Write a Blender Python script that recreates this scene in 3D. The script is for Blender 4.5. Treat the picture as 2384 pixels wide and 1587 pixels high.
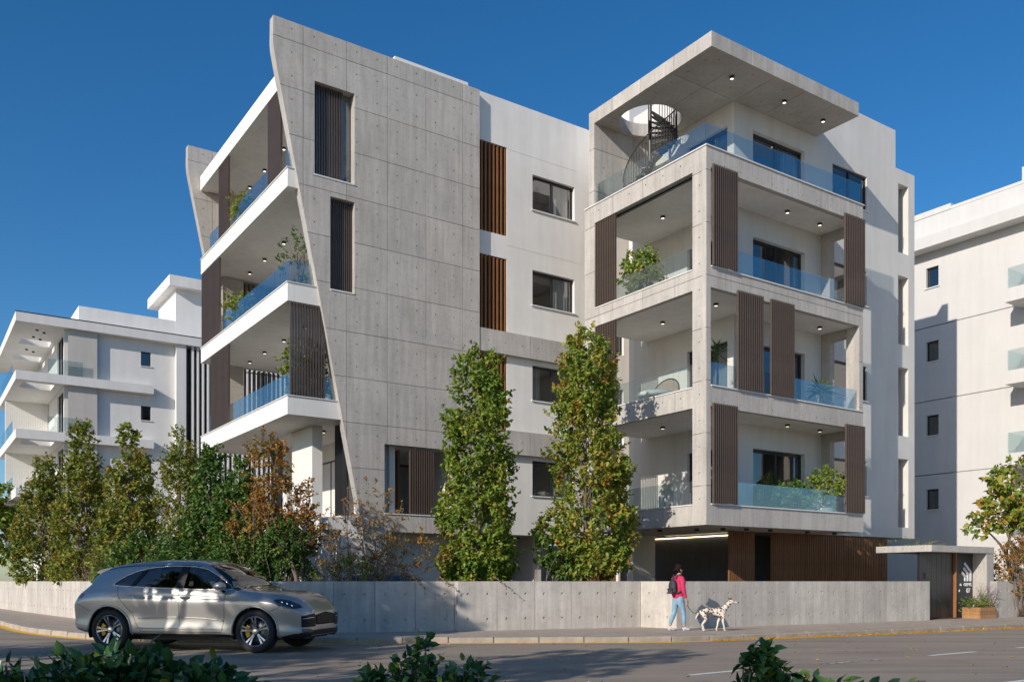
import bpy, bmesh, math, random
import numpy as np
from mathutils import Vector, Matrix, noise
from mathutils.geometry import delaunay_2d_cdt
from mathutils.bvhtree import BVHTree
R = math.radians
for o in list(bpy.data.objects):
    bpy.data.objects.remove(o)
SC = bpy.context.scene
COL = SC.collection
EYE = 1.36            # camera height above the road
ANG = R(34.22)        # the buildings' grid is turned by this much against the view axis
CA, SA = math.cos(ANG), math.sin(ANG)

# ------------------------------------------------------------ camera
cam_d = bpy.data.cameras.new('camera'); cam = bpy.data.objects.new('camera', cam_d); COL.objects.link(cam)
cam.location = (0, 0, EYE); cam.rotation_euler = (R(90), 0, 0)
cam_d.sensor_width = 36.0; cam_d.lens = 31.53; cam_d.shift_y = 0.2343
cam_d.clip_start = 0.05; cam_d.clip_end = 3000
SC.camera = cam

# ------------------------------------------------------------ sky and sun
SUN = Vector((CA - SA * 0.34, SA + CA * 0.34, -0.48)).normalized()   # the way the light travels
sun_el = math.asin(-SUN.z); sun_az = math.atan2(-SUN.x, -SUN.y)
world = bpy.data.worlds.new('World'); SC.world = world; world.use_nodes = True
wn = world.node_tree; wn.nodes.clear()
sky = wn.nodes.new('ShaderNodeTexSky'); sky.sky_type = 'NISHITA'; sky.sun_disc = False
sky.sun_elevation = sun_el; sky.sun_rotation = sun_az
sky.altitude = 200; sky.air_density = 1.0; sky.dust_density = 0.6; sky.ozone_density = 4.0
bgn = wn.nodes.new('ShaderNodeBackground'); bgn.inputs['Strength'].default_value = 0.11
won = wn.nodes.new('ShaderNodeOutputWorld')
hsv = wn.nodes.new('ShaderNodeHueSaturation'); hsv.inputs['Saturation'].default_value = 1.27
wn.links.new(sky.outputs[0], hsv.inputs['Color']); wn.links.new(hsv.outputs[0], bgn.inputs[0]); wn.links.new(bgn.outputs[0], won.inputs[0])
sun_d = bpy.data.lights.new('sun', 'SUN'); sun_d.energy = 3.85; sun_d.angle = R(0.53); sun_d.color = (1.0, 0.915, 0.81)
sun = bpy.data.objects.new('sun', sun_d); COL.objects.link(sun); sun.location = (-30, -30, 40)
sun.rotation_euler = SUN.to_track_quat('-Z', 'Y').to_euler()
SC.view_settings.view_transform = 'Standard'; SC.view_settings.look = 'None'
SC.view_settings.exposure = 0.2; SC.view_settings.gamma = 1.0
SC.render.engine = 'CYCLES'
SC.cycles.max_bounces = 10; SC.cycles.transparent_max_bounces = 24
SC.cycles.sample_clamp_indirect = 6.0

# ------------------------------------------------------------ materials
MATS = {}
def nd(nt, t, **kw):
    n = nt.nodes.new(t)
    for k, v in kw.items():
        setattr(n, k, v)
    return n
def base_mat(name):
    m = bpy.data.materials.new(name); m.use_nodes = True
    nt = m.node_tree; b = nt.nodes['Principled BSDF']; MATS[name] = m
    return m, nt, b
def coords(nt, scale=(1, 1, 1), kind='Object'):
    tc = nd(nt, 'ShaderNodeTexCoord'); mp = nd(nt, 'ShaderNodeMapping')
    mp.inputs['Scale'].default_value = scale
    nt.links.new(tc.outputs[kind], mp.inputs[0]); return mp.outputs[0]
def noise_n(nt, vec, scale, detail=5, rough=0.6):
    n = nd(nt, 'ShaderNodeTexNoise'); n.inputs['Scale'].default_value = scale
    n.inputs['Detail'].default_value = detail; n.inputs['Roughness'].default_value = rough
    nt.links.new(vec, n.inputs['Vector']); return n.outputs['Fac']
def ramp(nt, fac, stops):
    r = nd(nt, 'ShaderNodeValToRGB'); e = r.color_ramp.elements
    while len(e) < len(stops): e.new(0.5)
    for i, (p, c) in enumerate(stops):
        e[i].position = p; e[i].color = (*c, 1) if len(c) == 3 else c
    nt.links.new(fac, r.inputs[0]); return r.outputs[0]
def mix(nt, fac, a, b, mode='MIX'):
    m = nd(nt, 'ShaderNodeMix', data_type='RGBA', blend_type=mode)
    if isinstance(fac, (int, float)): m.inputs[0].default_value = fac
    else: nt.links.new(fac, m.inputs[0])
    for i, x in ((6, a), (7, b)):
        if isinstance(x, tuple): m.inputs[i].default_value = (*x[:3], 1)
        else: nt.links.new(x, m.inputs[i])
    return m.outputs[2]
def bump(nt, b, h, strength, dist=0.01):
    bn = nd(nt, 'ShaderNodeBump'); bn.inputs['Strength'].default_value = strength
    bn.inputs['Distance'].default_value = dist
    nt.links.new(h, bn.inputs['Height']); nt.links.new(bn.outputs[0], b.inputs['Normal'])
def sc(c, k): return tuple(max(0, min(1, x * k)) for x in c)

def plain(name, col, rough=0.5, metal=0.0, var=0.08, scale=4, bmp=0.0, bscale=80, spec=None, coat=0):
    m, nt, b = base_mat(name)
    v = coords(nt)
    f = noise_n(nt, v, scale)
    c = ramp(nt, f, [(0.3, sc(col, 1 - var)), (0.7, sc(col, 1 + var))])
    nt.links.new(c, b.inputs['Base Color'])
    b.inputs['Roughness'].default_value = rough; b.inputs['Metallic'].default_value = metal
    if spec is not None: b.inputs['Specular IOR Level'].default_value = spec
    if coat: b.inputs['Coat Weight'].default_value = coat; b.inputs['Coat Roughness'].default_value = 0.03
    if bmp: bump(nt, b, noise_n(nt, v, bscale, 3), bmp)
    return m
def concrete(name, col, streak=0.14, blot=0.12, rough=0.85, warm=0.0):
    m, nt, b = base_mat(name)
    v = coords(nt); vs = coords(nt, (5, 5, 0.35))
    c1 = ramp(nt, noise_n(nt, v, 0.9, 6, 0.65), [(0.3, sc(col, 1 - blot)), (0.7, sc(col, 1 + blot))])
    c2 = ramp(nt, noise_n(nt, vs, 1.3, 4), [(0.35, (1 - streak,) * 3), (0.65, (1 + 0 * streak,) * 3)])
    c = mix(nt, 1.0, c1, c2, 'MULTIPLY')
    c3 = ramp(nt, noise_n(nt, v, 9, 8, 0.75), [(0.32, (0.84, 0.83, 0.82)), (0.5, (1, 1, 1)), (0.75, (1.0, 0.985, 0.96))])
    c = mix(nt, 1.0, c, c3, 'MULTIPLY')
    # pinholes, each with a shape of its own
    vo = nd(nt, 'ShaderNodeTexVoronoi'); vo.inputs['Scale'].default_value = 9.0
    nt.links.new(v, vo.inputs['Vector'])
    ph = ramp(nt, vo.outputs['Distance'], [(0.03, (0.72, 0.71, 0.70)), (0.075, (1, 1, 1))])
    c = mix(nt, 0.8, c, ph, 'MULTIPLY')
    oi = nd(nt, 'ShaderNodeObjectInfo')          # every casting has its own tone
    c = mix(nt, 1.0, c, ramp(nt, oi.outputs['Random'], [(0.0, (0.90, 0.90, 0.90)), (0.5, (0.97, 0.965, 0.955)), (1.0, (1, 1, 1))]), 'MULTIPLY')
    nt.links.new(c, b.inputs['Base Color']); b.inputs['Roughness'].default_value = rough
    b.inputs['Specular IOR Level'].default_value = 0.25
    h = noise_n(nt, v, 30, 6, 0.7)
    bump(nt, b, h, 0.25, 0.012)
    return m
concrete('concrete', (0.555, 0.522, 0.482), streak=0.19, blot=0.10)
concrete('concrete_wall', (0.59, 0.545, 0.49), streak=0.2, blot=0.16)
concrete('concrete_core', (0.46, 0.44, 0.42))
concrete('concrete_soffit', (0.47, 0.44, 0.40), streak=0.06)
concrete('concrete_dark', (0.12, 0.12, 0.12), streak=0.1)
def render_mat(name, col, amt=0.05):
    m, nt, b = base_mat(name)
    v = coords(nt); vs = coords(nt, (2.5, 2.5, 0.25))
    c1 = ramp(nt, noise_n(nt, v, 0.7, 5), [(0.3, sc(col, 1 - amt)), (0.7, sc(col, 1 + amt * 0.6))])
    c2 = ramp(nt, noise_n(nt, vs, 1.1, 5), [(0.35, (1 - amt * 1.3,) * 3), (0.6, (1, 1, 1))])
    nt.links.new(mix(nt, 1.0, c1, c2, 'MULTIPLY'), b.inputs['Base Color'])
    b.inputs['Roughness'].default_value = 0.9; b.inputs['Specular IOR Level'].default_value = 0.15
    bump(nt, b, noise_n(nt, v, 55, 5, 0.7), 0.18, 0.01)
render_mat('white_render', (0.80, 0.773, 0.732), 0.06)
render_mat('white_paint', (0.80, 0.782, 0.75), 0.035)
render_mat('cream_render', (0.63, 0.615, 0.59), 0.035)
render_mat('grey_render', (0.70, 0.68, 0.645), 0.06)
render_mat('pale_render', (0.76, 0.742, 0.71), 0.045)
render_mat('interior', (0.55, 0.52, 0.48), 0.05)
plain('curtain', (0.72, 0.70, 0.66), 0.9, var=0.06)
plain('sill_stone', (0.72, 0.71, 0.69), 0.6, var=0.05)
plain('dark_frame', (0.022, 0.022, 0.025), 0.35, var=0.1)
plain('bronze_slat', (0.088, 0.064, 0.052), 0.45, var=0.12, scale=2)
plain('black_metal', (0.03, 0.029, 0.028), 0.45, var=0.15)
def wood_mat(name, a, bcol):
    m, nt, b = base_mat(name)
    v = coords(nt, (14, 14, 0.9))
    c = ramp(nt, noise_n(nt, v, 2.0, 6), [(0.3, a), (0.7, bcol)])
    gi = nd(nt, 'ShaderNodeObjectInfo')
    rr = ramp(nt, gi.outputs['Random'], [(0, (0.75, 0.75, 0.75)), (1, (1, 1, 1))])
    nt.links.new(mix(nt, 1.0, c, rr, 'MULTIPLY'), b.inputs['Base Color']); b.inputs['Roughness'].default_value = 0.55
wood_mat('wood', (0.20, 0.085, 0.032), (0.36, 0.165, 0.065))
wood_mat('planter_wood', (0.36, 0.18, 0.07), (0.52, 0.28, 0.12))
plain('lamp_body', (0.02, 0.02, 0.02), 0.5)
def emit(name, col, s):
    m, nt, b = base_mat(name)
    b.inputs['Base Color'].default_value = (*col, 1); b.inputs['Emission Color'].default_value = (*col, 1)
    b.inputs['Emission Strength'].default_value = s
emit('lamp_glow', (1.0, 0.88, 0.72), 1.3)
emit('led_strip', (1.0, 0.84, 0.55), 4.0)
def glass_mat(name, tint, ior, refl=(1, 1, 1), extra=0.0, rough=0.0):
    m, nt, b = base_mat(name); nt.nodes.remove(b)
    out = nt.nodes['Material Output']
    tr = nd(nt, 'ShaderNodeBsdfTransparent'); tr.inputs[0].default_value = (*tint, 1)
    gl = nd(nt, 'ShaderNodeBsdfGlossy'); gl.inputs[0].default_value = (*refl, 1); gl.inputs['Roughness'].default_value = rough
    lw = nd(nt, 'ShaderNodeLayerWeight'); lw.inputs[0].default_value = 0.5      # Schlick's law, the same from both sides
    pw = nd(nt, 'ShaderNodeMath', operation='POWER'); pw.inputs[1].default_value = 4.2
    nt.links.new(lw.outputs['Facing'], pw.inputs[0])
    f0 = ((ior - 1) / (ior + 1)) ** 2 + extra
    ad = nd(nt, 'ShaderNodeMath', operation='MULTIPLY_ADD', use_clamp=True); ad.inputs[1].default_value = 1 - f0; ad.inputs[2].default_value = f0
    nt.links.new(pw.outputs[0], ad.inputs[0])
    ms = nd(nt, 'ShaderNodeMixShader'); nt.links.new(ad.outputs[0], ms.inputs[0])
    nt.links.new(tr.outputs[0], ms.inputs[1]); nt.links.new(gl.outputs[0], ms.inputs[2])
    nt.links.new(ms.outputs[0], out.inputs[0])
glass_mat('balustrade_glass', (0.86, 0.92, 0.925), 1.52, extra=0.10)
glass_mat('window_glass', (0.50, 0.53, 0.54), 1.6, extra=0.10)
glass_mat('lamp_glass', (0.85, 0.87, 0.88), 1.5, extra=0.03)
glass_mat('car_glass', (0.26, 0.30, 0.31), 1.55, extra=0.05)
def asphalt():
    m, nt, b = base_mat('asphalt')
    v = coords(nt); vs = coords(nt, (0.35, 2.2, 1))
    c = ramp(nt, noise_n(nt, v, 60, 6, 0.8), [(0.3, (0.22, 0.18, 0.14)), (0.7, (0.45, 0.365, 0.285))])
    p = ramp(nt, noise_n(nt, vs, 0.55, 7, 0.68), [(0.32, (0.60, 0.59, 0.58)), (0.5, (0.86, 0.86, 0.86)), (0.68, (1, 1, 1))])
    c = mix(nt, 1.0, c, p, 'MULTIPLY')
    st = ramp(nt, noise_n(nt, v, 1.1, 7, 0.7), [(0.28, (0.6, 0.6, 0.6)), (0.4, (1, 1, 1))])
    c = mix(nt, 0.6, c, st, 'MULTIPLY')
    nt.links.new(c, b.inputs['Base Color']); b.inputs['Roughness'].default_value = 0.8
    bump(nt, b, noise_n(nt, v, 130, 4, 0.8), 0.35, 0.01)
asphalt()
def paving():
    m, nt, b = base_mat('paving')
    tc = nd(nt, 'ShaderNodeTexCoord'); mp = nd(nt, 'ShaderNodeMapping'); mp.inputs['Rotation'].default_value = (0, 0, R(-20))
    nt.links.new(tc.outputs['Object'], mp.inputs[0])
    br = nd(nt, 'ShaderNodeTexBrick'); br.inputs['Scale'].default_value = 2.6
    br.inputs['Color1'].default_value = (0.50, 0.41, 0.325, 1); br.inputs['Color2'].default_value = (0.43, 0.355, 0.28, 1)
    br.inputs['Mortar'].default_value = (0.30, 0.26, 0.22, 1); br.inputs['Mortar Size'].default_value = 0.012
    nt.links.new(mp.outputs[0], br.inputs['Vector'])
    n = ramp(nt, noise_n(nt, mp.outputs[0], 2.2, 7, 0.7), [(0.3, (0.7, 0.69, 0.68)), (0.7, (1, 1, 1))])
    nt.links.new(mix(nt, 1.0, br.outputs[0], n, 'MULTIPLY'), b.inputs['Base Color'])
    b.inputs['Roughness'].default_value = 0.85
    bump(nt, b, br.outputs['Fac'], -0.4, 0.01)
paving()
concrete('kerb_stone', (0.40, 0.345, 0.285), streak=0.1, blot=0.3)
def worn(name, col, under, lo, hi):
    m, nt, b = base_mat(name); v = coords(nt)
    f = noise_n(nt, v, 7, 8, 0.8)
    nt.links.new(ramp(nt, f, [(lo, under), (hi, col)]), b.inputs['Base Color']); b.inputs['Roughness'].default_value = 0.7
worn('yellow_paint', (0.80, 0.46, 0.03), (0.30, 0.23, 0.12), 0.30, 0.40)
worn('white_marking', (0.72, 0.70, 0.66), (0.14, 0.13, 0.12), 0.34, 0.44)
worn('worn_marking', (0.72, 0.70, 0.66), (0.13, 0.12, 0.11), 0.5, 0.56)
plain('soil', (0.10, 0.075, 0.05), 0.95, var=0.4, scale=3, bmp=0.6, bscale=20)
plain('ground', (0.16, 0.145, 0.12), 0.95, var=0.3, scale=0.3)
plain('bark', (0.15, 0.115, 0.085), 0.9, var=0.35, scale=14, bmp=0.5, bscale=40)
plain('twig', (0.21, 0.165, 0.125), 0.9, var=0.3, scale=14)
def leaf_mat(name, stops, rough=0.5, trans=0.35, spec=0.4):
    m, nt, b = base_mat(name)
    g = nd(nt, 'ShaderNodeNewGeometry'); v = coords(nt)
    f = nd(nt, 'ShaderNodeMath', operation='MULTIPLY_ADD'); f.inputs[1].default_value = 0.62
    n = noise_n(nt, v, 1.7, 3); n2 = nd(nt, 'ShaderNodeMath', operation='MULTIPLY_ADD'); n2.inputs[1].default_value = 1.3; n2.inputs[2].default_value = -0.46
    nt.links.new(n, n2.inputs[0])
    nt.links.new(g.outputs['Random Per Island'], f.inputs[0]); nt.links.new(n2.outputs[0], f.inputs[2])
    c = ramp(nt, f.outputs[0], stops)
    nt.links.new(c, b.inputs['Base Color']); b.inputs['Roughness'].default_value = rough
    b.inputs['Specular IOR Level'].default_value = spec
    tl = nd(nt, 'ShaderNodeBsdfTranslucent'); nt.links.new(c, tl.inputs[0])
    ms = nd(nt, 'ShaderNodeMixShader'); ms.inputs[0].default_value = trans
    nt.links.new(b.outputs[0], ms.inputs[1]); nt.links.new(tl.outputs[0], ms.inputs[2])
    nt.links.new(ms.outputs[0], nt.nodes['Material Output'].inputs[0])
leaf_mat('leaf_green', [(0.0, (0.075, 0.15, 0.022)), (0.35, (0.15, 0.245, 0.032)), (0.62, (0.26, 0.335, 0.042)), (0.86, (0.37, 0.34, 0.05)), (1.0, (0.42, 0.20, 0.045))])
leaf_mat('leaf_olive', [(0.0, (0.085, 0.125, 0.022)), (0.4, (0.18, 0.24, 0.036)), (0.65, (0.29, 0.30, 0.045)), (0.85, (0.42, 0.27, 0.05)), (1.0, (0.46, 0.18, 0.045))])
leaf_mat('leaf_yellowing', [(0.0, (0.099, 0.181, 0.030)), (0.4, (0.214, 0.314, 0.043)), (0.62, (0.346, 0.355, 0.053)), (0.82, (0.446, 0.272, 0.049)), (1.0, (0.429, 0.140, 0.036))])
leaf_mat('leaf_dark', [(0.0, (0.037, 0.093, 0.020)), (0.4, (0.076, 0.162, 0.031)), (0.75, (0.145, 0.230, 0.041)), (1.0, (0.289, 0.255, 0.051))])
leaf_mat('leaf_orange', [(0.0, (0.12, 0.14, 0.028)), (0.3, (0.26, 0.19, 0.036)), (0.6, (0.38, 0.20, 0.04)), (1.0, (0.42, 0.13, 0.04))])
leaf_mat('leaf_dry', [(0.0, (0.180, 0.150, 0.053)), (0.5, (0.285, 0.225, 0.083)), (1.0, (0.345, 0.210, 0.105))])
leaf_mat('leaf_glossy', [(0.0, (0.027, 0.076, 0.030)), (0.5, (0.042, 0.118, 0.038)), (0.85, (0.076, 0.171, 0.042)), (1.0, (0.190, 0.266, 0.038))], rough=0.28, trans=0.12, spec=0.5)
leaf_mat('petal', [(0.0, (0.350, 0.220, 0.420)), (1.0, (0.500, 0.320, 0.450))])
# ------------------------------------------------------------ helpers
def tag(o, label=None, cat=None, group=None, kind=None):
    if label: o['label'] = label
    if cat: o['category'] = cat
    if group: o['group'] = group
    if kind: o['kind'] = kind
    return o
def W(u, v): return (CA * u - SA * v, SA * u + CA * v)      # building grid -> world
def U(x, y): return (CA * x + SA * y, -SA * x + CA * y)
ORG = [0.0, 0.0, 0.0]
def root(name, loc, rz=0.0, label=None, cat=None, group=None):
    o = bpy.data.objects.new(name, None); COL.objects.link(o)
    o.location = loc; o.rotation_euler = (0, 0, rz); o.empty_display_size = 0.3
    return tag(o, label, cat, group)
def grid_root(name, u, v, z, label, cat, group=None):
    """an Empty on the building grid; meshes built under it take grid coordinates"""
    ORG[:] = [u, v, z]
    x, y = W(u, v)
    return root(name, (x, y, z), ANG, label, cat, group)
def link(name, me, parent=None, loc=None):
    o = bpy.data.objects.new(name, me); COL.objects.link(o)
    if parent: o.parent = parent
    if loc is not None: o.location = loc
    return o
class MB:
    def __init__(s, org=None):
        s.v = []; s.f = []; s.org = ORG if org is None else org
    def add(s, vs, fs):
        n = len(s.v); s.v += [tuple(p) for p in vs]; s.f += [tuple(i + n for i in f) for f in fs]; return s
    def box(s, x0, x1, y0, y1, z0, z1):
        vs = [(x, y, z) for z in (z0, z1) for y in (y0, y1) for x in (x0, x1)]
        return s.add(vs, [(0, 2, 3, 1), (4, 5, 7, 6), (0, 1, 5, 4), (2, 6, 7, 3), (0, 4, 6, 2), (1, 3, 7, 5)])
    def room(s, x0, x1, y0, y1, z0, z1, open_face):
        fs = {'z0': (0, 1, 3, 2), 'z1': (4, 6, 7, 5), 'y0': (0, 4, 5, 1), 'y1': (2, 3, 7, 6), 'x0': (0, 2, 6, 4), 'x1': (1, 5, 7, 3)}
        vs = [(x, y, z) for z in (z0, z1) for y in (y0, y1) for x in (x0, x1)]
        return s.add(vs, [f for k, f in fs.items() if k != open_face])
    def tube(s, pts, r, n=6, caps=True):
        pts = [Vector(p) for p in pts]; rs = r if isinstance(r, (list, tuple)) else [r] * len(pts)
        base = len(s.v); up = Vector((0.013, 0.021, 1))
        for i, p in enumerate(pts):
            t = (pts[min(i + 1, len(pts) - 1)] - pts[max(i - 1, 0)])
            t = t.normalized() if t.length > 1e-9 else Vector((0, 0, 1))
            a = t.cross(up)
            if a.length < 0.05: a = t.cross(Vector((1, 0, 0)))
            a.normalize(); b = t.cross(a)
            for k in range(n):
                th = 2 * math.pi * k / n
                s.v.append(tuple(p + (a * math.cos(th) + b * math.sin(th)) * rs[i]))
        for i in range(len(pts) - 1):
            for k in range(n):
                a0 = base + i * n + k; a1 = base + i * n + (k + 1) % n
                s.f.append((a0, a1, a1 + n, a0 + n))
        if caps:
            s.f.append(tuple(base + k for k in range(n))); e = base + (len(pts) - 1) * n
            s.f.append(tuple(e + k for k in reversed(range(n))))
        return s
    def lathe(s, prof, c=(0, 0, 0), n=16, axis='z', cap=True):
        base = len(s.v)
        for r, h in prof:
            for k in range(n):
                th = 2 * math.pi * k / n; a, b = r * math.cos(th), r * math.sin(th)
                s.v.append((c[0] + a, c[1] + b, c[2] + h) if axis == 'z' else (c[0] + a, c[1] + h, c[2] + b))
        for i in range(len(prof) - 1):
            for k in range(n):
                a0 = base + i * n + k; a1 = base + i * n + (k + 1) % n
                s.f.append((a0, a1, a1 + n, a0 + n))
        if cap:
            for i in (0, len(prof) - 1):
                if prof[i][0] > 1e-6: s.f.append(tuple(base + i * n + k for k in range(n)))
        return s
    def mesh(s, name, mat, smooth=False):
        me = bpy.data.meshes.new(name)
        me.from_pydata([(p[0] - s.org[0], p[1] - s.org[1], p[2] - s.org[2]) for p in s.v], [], s.f)
        if mat: me.materials.append(MATS[mat])
        bm = bmesh.new(); bm.from_mesh(me); bmesh.ops.recalc_face_normals(bm, faces=bm.faces); bm.to_mesh(me); bm.free()
        if smooth: me.polygons.foreach_set('use_smooth', [True] * len(me.polygons))
        return me
    def build(s, name, mat, parent=None, smooth=False):
        return link(name, s.mesh(name, mat, smooth), parent)
L0 = (0, 0, 0)
def box(name, mat, parent, *b): return MB().box(*b).build(name, mat, parent)
def inside(p, poly):
    x, y = p; r = False; j = len(poly) - 1
    for i in range(len(poly)):
        xi, yi = poly[i]; xj, yj = poly[j]
        if (yi > y) != (yj > y) and x < (xj - xi) * (y - yi) / (yj - yi) + xi: r = not r
        j = i
    return r
def edge_dist(p, poly):
    d = 1e9
    for i in range(len(poly)):
        a = Vector(poly[i]); b = Vector(poly[(i + 1) % len(poly)]); ab = b - a
        t = max(0, min(1, (Vector(p) - a).dot(ab) / max(ab.length_squared, 1e-12)))
        d = min(d, (Vector(p) - a - ab * t).length)
    return d
def fv(c): return lambda s, h, d: (s, c + d, h)          # face that looks along -v
def fu(c): return lambda s, h, d: (c + d, s, h)          # face that looks along -u
def fz(c): return lambda s, h, d: (s, h, c + d)          # soffit
def fl(p, q):                                            # vertical face over the ground line p-q (world metres), outside on the right hand of p->q
    dx, dy = q[0] - p[0], q[1] - p[1]; L = math.hypot(dx, dy); dx /= L; dy /= L
    return lambda s, h, d: (p[0] + dx * s - dy * d, p[1] + dy * s + dx * d, h)
def rect(a, b, c, d): return [(a, c), (b, c), (b, d), (a, d)]
def plate(face, outline, openings=(), holes=(), t=0.2, hr=0.026, hd=0.03, back=False, mb=None):
    """a flat piece of any outline with cut openings and round tie holes, real thickness t"""
    pts = []; edges = []
    def ring(poly):
        n = len(pts); pts.extend(Vector(p) for p in poly)
        edges.extend((n + i, n + (i + 1) % len(poly)) for i in range(len(poly)))
    ring(outline)
    for op in openings: ring(op)
    hp = []
    for h in holes:
        if inside(h, outline) and edge_dist(h, outline) > hr * 1.6 and not any(inside(h, op) or edge_dist(h, op) < hr * 1.6 for op in openings):
            poly = [(h[0] + hr * math.cos(k * math.pi / 4), h[1] + hr * math.sin(k * math.pi / 4)) for k in range(8)]
            hp.append((h, poly)); ring(poly)
    V, E, F, _, _, _ = delaunay_2d_cdt(pts, edges, [], 0, 1e-5)
    keep = []
    for f in F:
        c = (sum(V[i].x for i in f) / 3, sum(V[i].y for i in f) / 3)
        if not inside(c, outline) or any(inside(c, op) for op in openings): continue
        if any((c[0] - h[0]) ** 2 + (c[1] - h[1]) ** 2 < (hr * 0.95) ** 2 for h, _ in hp): continue
        keep.append(tuple(f))
    cnt = {}
    for f in keep:
        for i in range(3):
            k = (f[i], f[(i + 1) % 3]); kk = (min(k), max(k)); cnt.setdefault(kk, []).append(k)
    mb = mb or MB(); n = len(mb.v)
    mb.v += [face(p.x, p.y, 0) for p in V]; mb.f += [tuple(i + n for i in f) for f in keep]
    if back:
        n2 = len(mb.v); mb.v += [face(p.x, p.y, t) for p in V]; mb.f += [tuple(i + n2 for i in reversed(f)) for f in keep]
    for kk, l in cnt.items():
        if len(l) == 1:
            a, b = l[0]; pa, pb = V[a], V[b]
            dd = t
            for h, _ in hp:
                if (pa - Vector(h)).length < hr * 1.1 and (pb - Vector(h)).length < hr * 1.1: dd = min(hd, t)
            m = len(mb.v)
            mb.v += [face(pa.x, pa.y, 0), face(pb.x, pb.y, 0), face(pb.x, pb.y, dd), face(pa.x, pa.y, dd)]
            mb.f.append((m, m + 1, m + 2, m + 3))
    for h, poly in hp:
        m = len(mb.v); mb.v += [face(p[0], p[1], min(hd, t)) for p in poly]; mb.f.append(tuple(range(m, m + 8)))
    return mb
def clip(poly, x0, x1, y0, y1):
    def half(pl, ax, val, sgn):
        out = []
        for i in range(len(pl)):
            a, b = pl[i - 1], pl[i]; da, db = sgn * (a[ax] - val), sgn * (b[ax] - val)
            if (da >= 0) != (db >= 0):
                t = da / (da - db); out.append((a[0] + (b[0] - a[0]) * t, a[1] + (b[1] - a[1]) * t))
            if db >= 0: out.append(b)
        return out
    for ax, val, sgn in ((0, x0, 1), (0, x1, -1), (1, y0, 1), (1, y1, -1)):
        poly = half(poly, ax, val, sgn)
        if len(poly) < 3: return []
    return poly
def area(p): return abs(sum(p[i - 1][0] * p[i][1] - p[i][0] * p[i - 1][1] for i in range(len(p)))) / 2
def pieces(mb):
    """weld equal points and split what does not hang together into pieces of their own"""
    key = {}; rep = []
    for p in mb.v:
        k = (round(p[0], 4), round(p[1], 4), round(p[2], 4)); rep.append(key.setdefault(k, len(key)))
    pts = [None] * len(key)
    for p, r in zip(mb.v, rep): pts[r] = p
    fs = [tuple(rep[i] for i in f) for f in mb.f]; fs = [f for f in fs if len(set(f)) > 2]
    par = list(range(len(pts)))
    def find(i):
        while par[i] != i: par[i] = par[par[i]]; i = par[i]
        return i
    for f in fs:
        for i in f[1:]: par[find(i)] = find(f[0])
    groups = {}
    for f in fs: groups.setdefault(find(f[0]), []).append(f)
    for g in groups.values():
        if len(g) < 4: continue
        idx = {}; m = MB()
        for f in g:
            for i in f:
                if i not in idx: idx[i] = len(m.v); m.v.append(pts[i])
            m.f.append(tuple(idx[i] for i in f))
        yield m
def panels(parent, face, outline, openings, ss, zs, holes, mat='concrete', gap=0.016, t=0.03, core_t=0.27, name='concrete_panel', core=True, hr=0.026):
    """cast panels, each a piece of its own, standing t proud of a darker core so that the joints are real"""
    if core:
        plate(lambda s, h, d: face(s, h, d + t), outline, openings, (), core_t, back=True).build('wall_core', 'concrete_core', parent)
    for i in range(len(ss) - 1):
        for j in range(len(zs) - 1):
            x0, x1, y0, y1 = ss[i] + gap / 2, ss[i + 1] - gap / 2, zs[j] + gap / 2, zs[j + 1] - gap / 2
            pl = clip(outline, x0, x1, y0, y1)
            if len(pl) < 3 or area(pl) < 0.01: continue
            ops = []
            full = False
            for op in openings:
                c = clip(op, x0 - 0.001, x1 + 0.001, y0 - 0.001, y1 + 0.001)
                if len(c) >= 3 and area(c) > 1e-4:
                    ops.append(c)
                    if area(c) > area(pl) * 0.995 and abs(area(c) - (x1 - x0) * (y1 - y0)) < 0.02: full = True
            if full: continue
            hs = [h for h in holes if x0 < h[0] < x1 and y0 < h[1] < y1]
            jit = random.uniform(-0.002, 0.002)
            mb = plate(lambda s, h, d: face(s, h, d + jit), pl, ops, hs, t, back=False, hr=hr)
            for piece in pieces(mb): piece.build(name, mat, parent)
def tri_grid(a, b, step):
    n = max(1, round((b - a) / step)); return [a + (b - a) * i / n for i in range(n + 1)]
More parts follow.
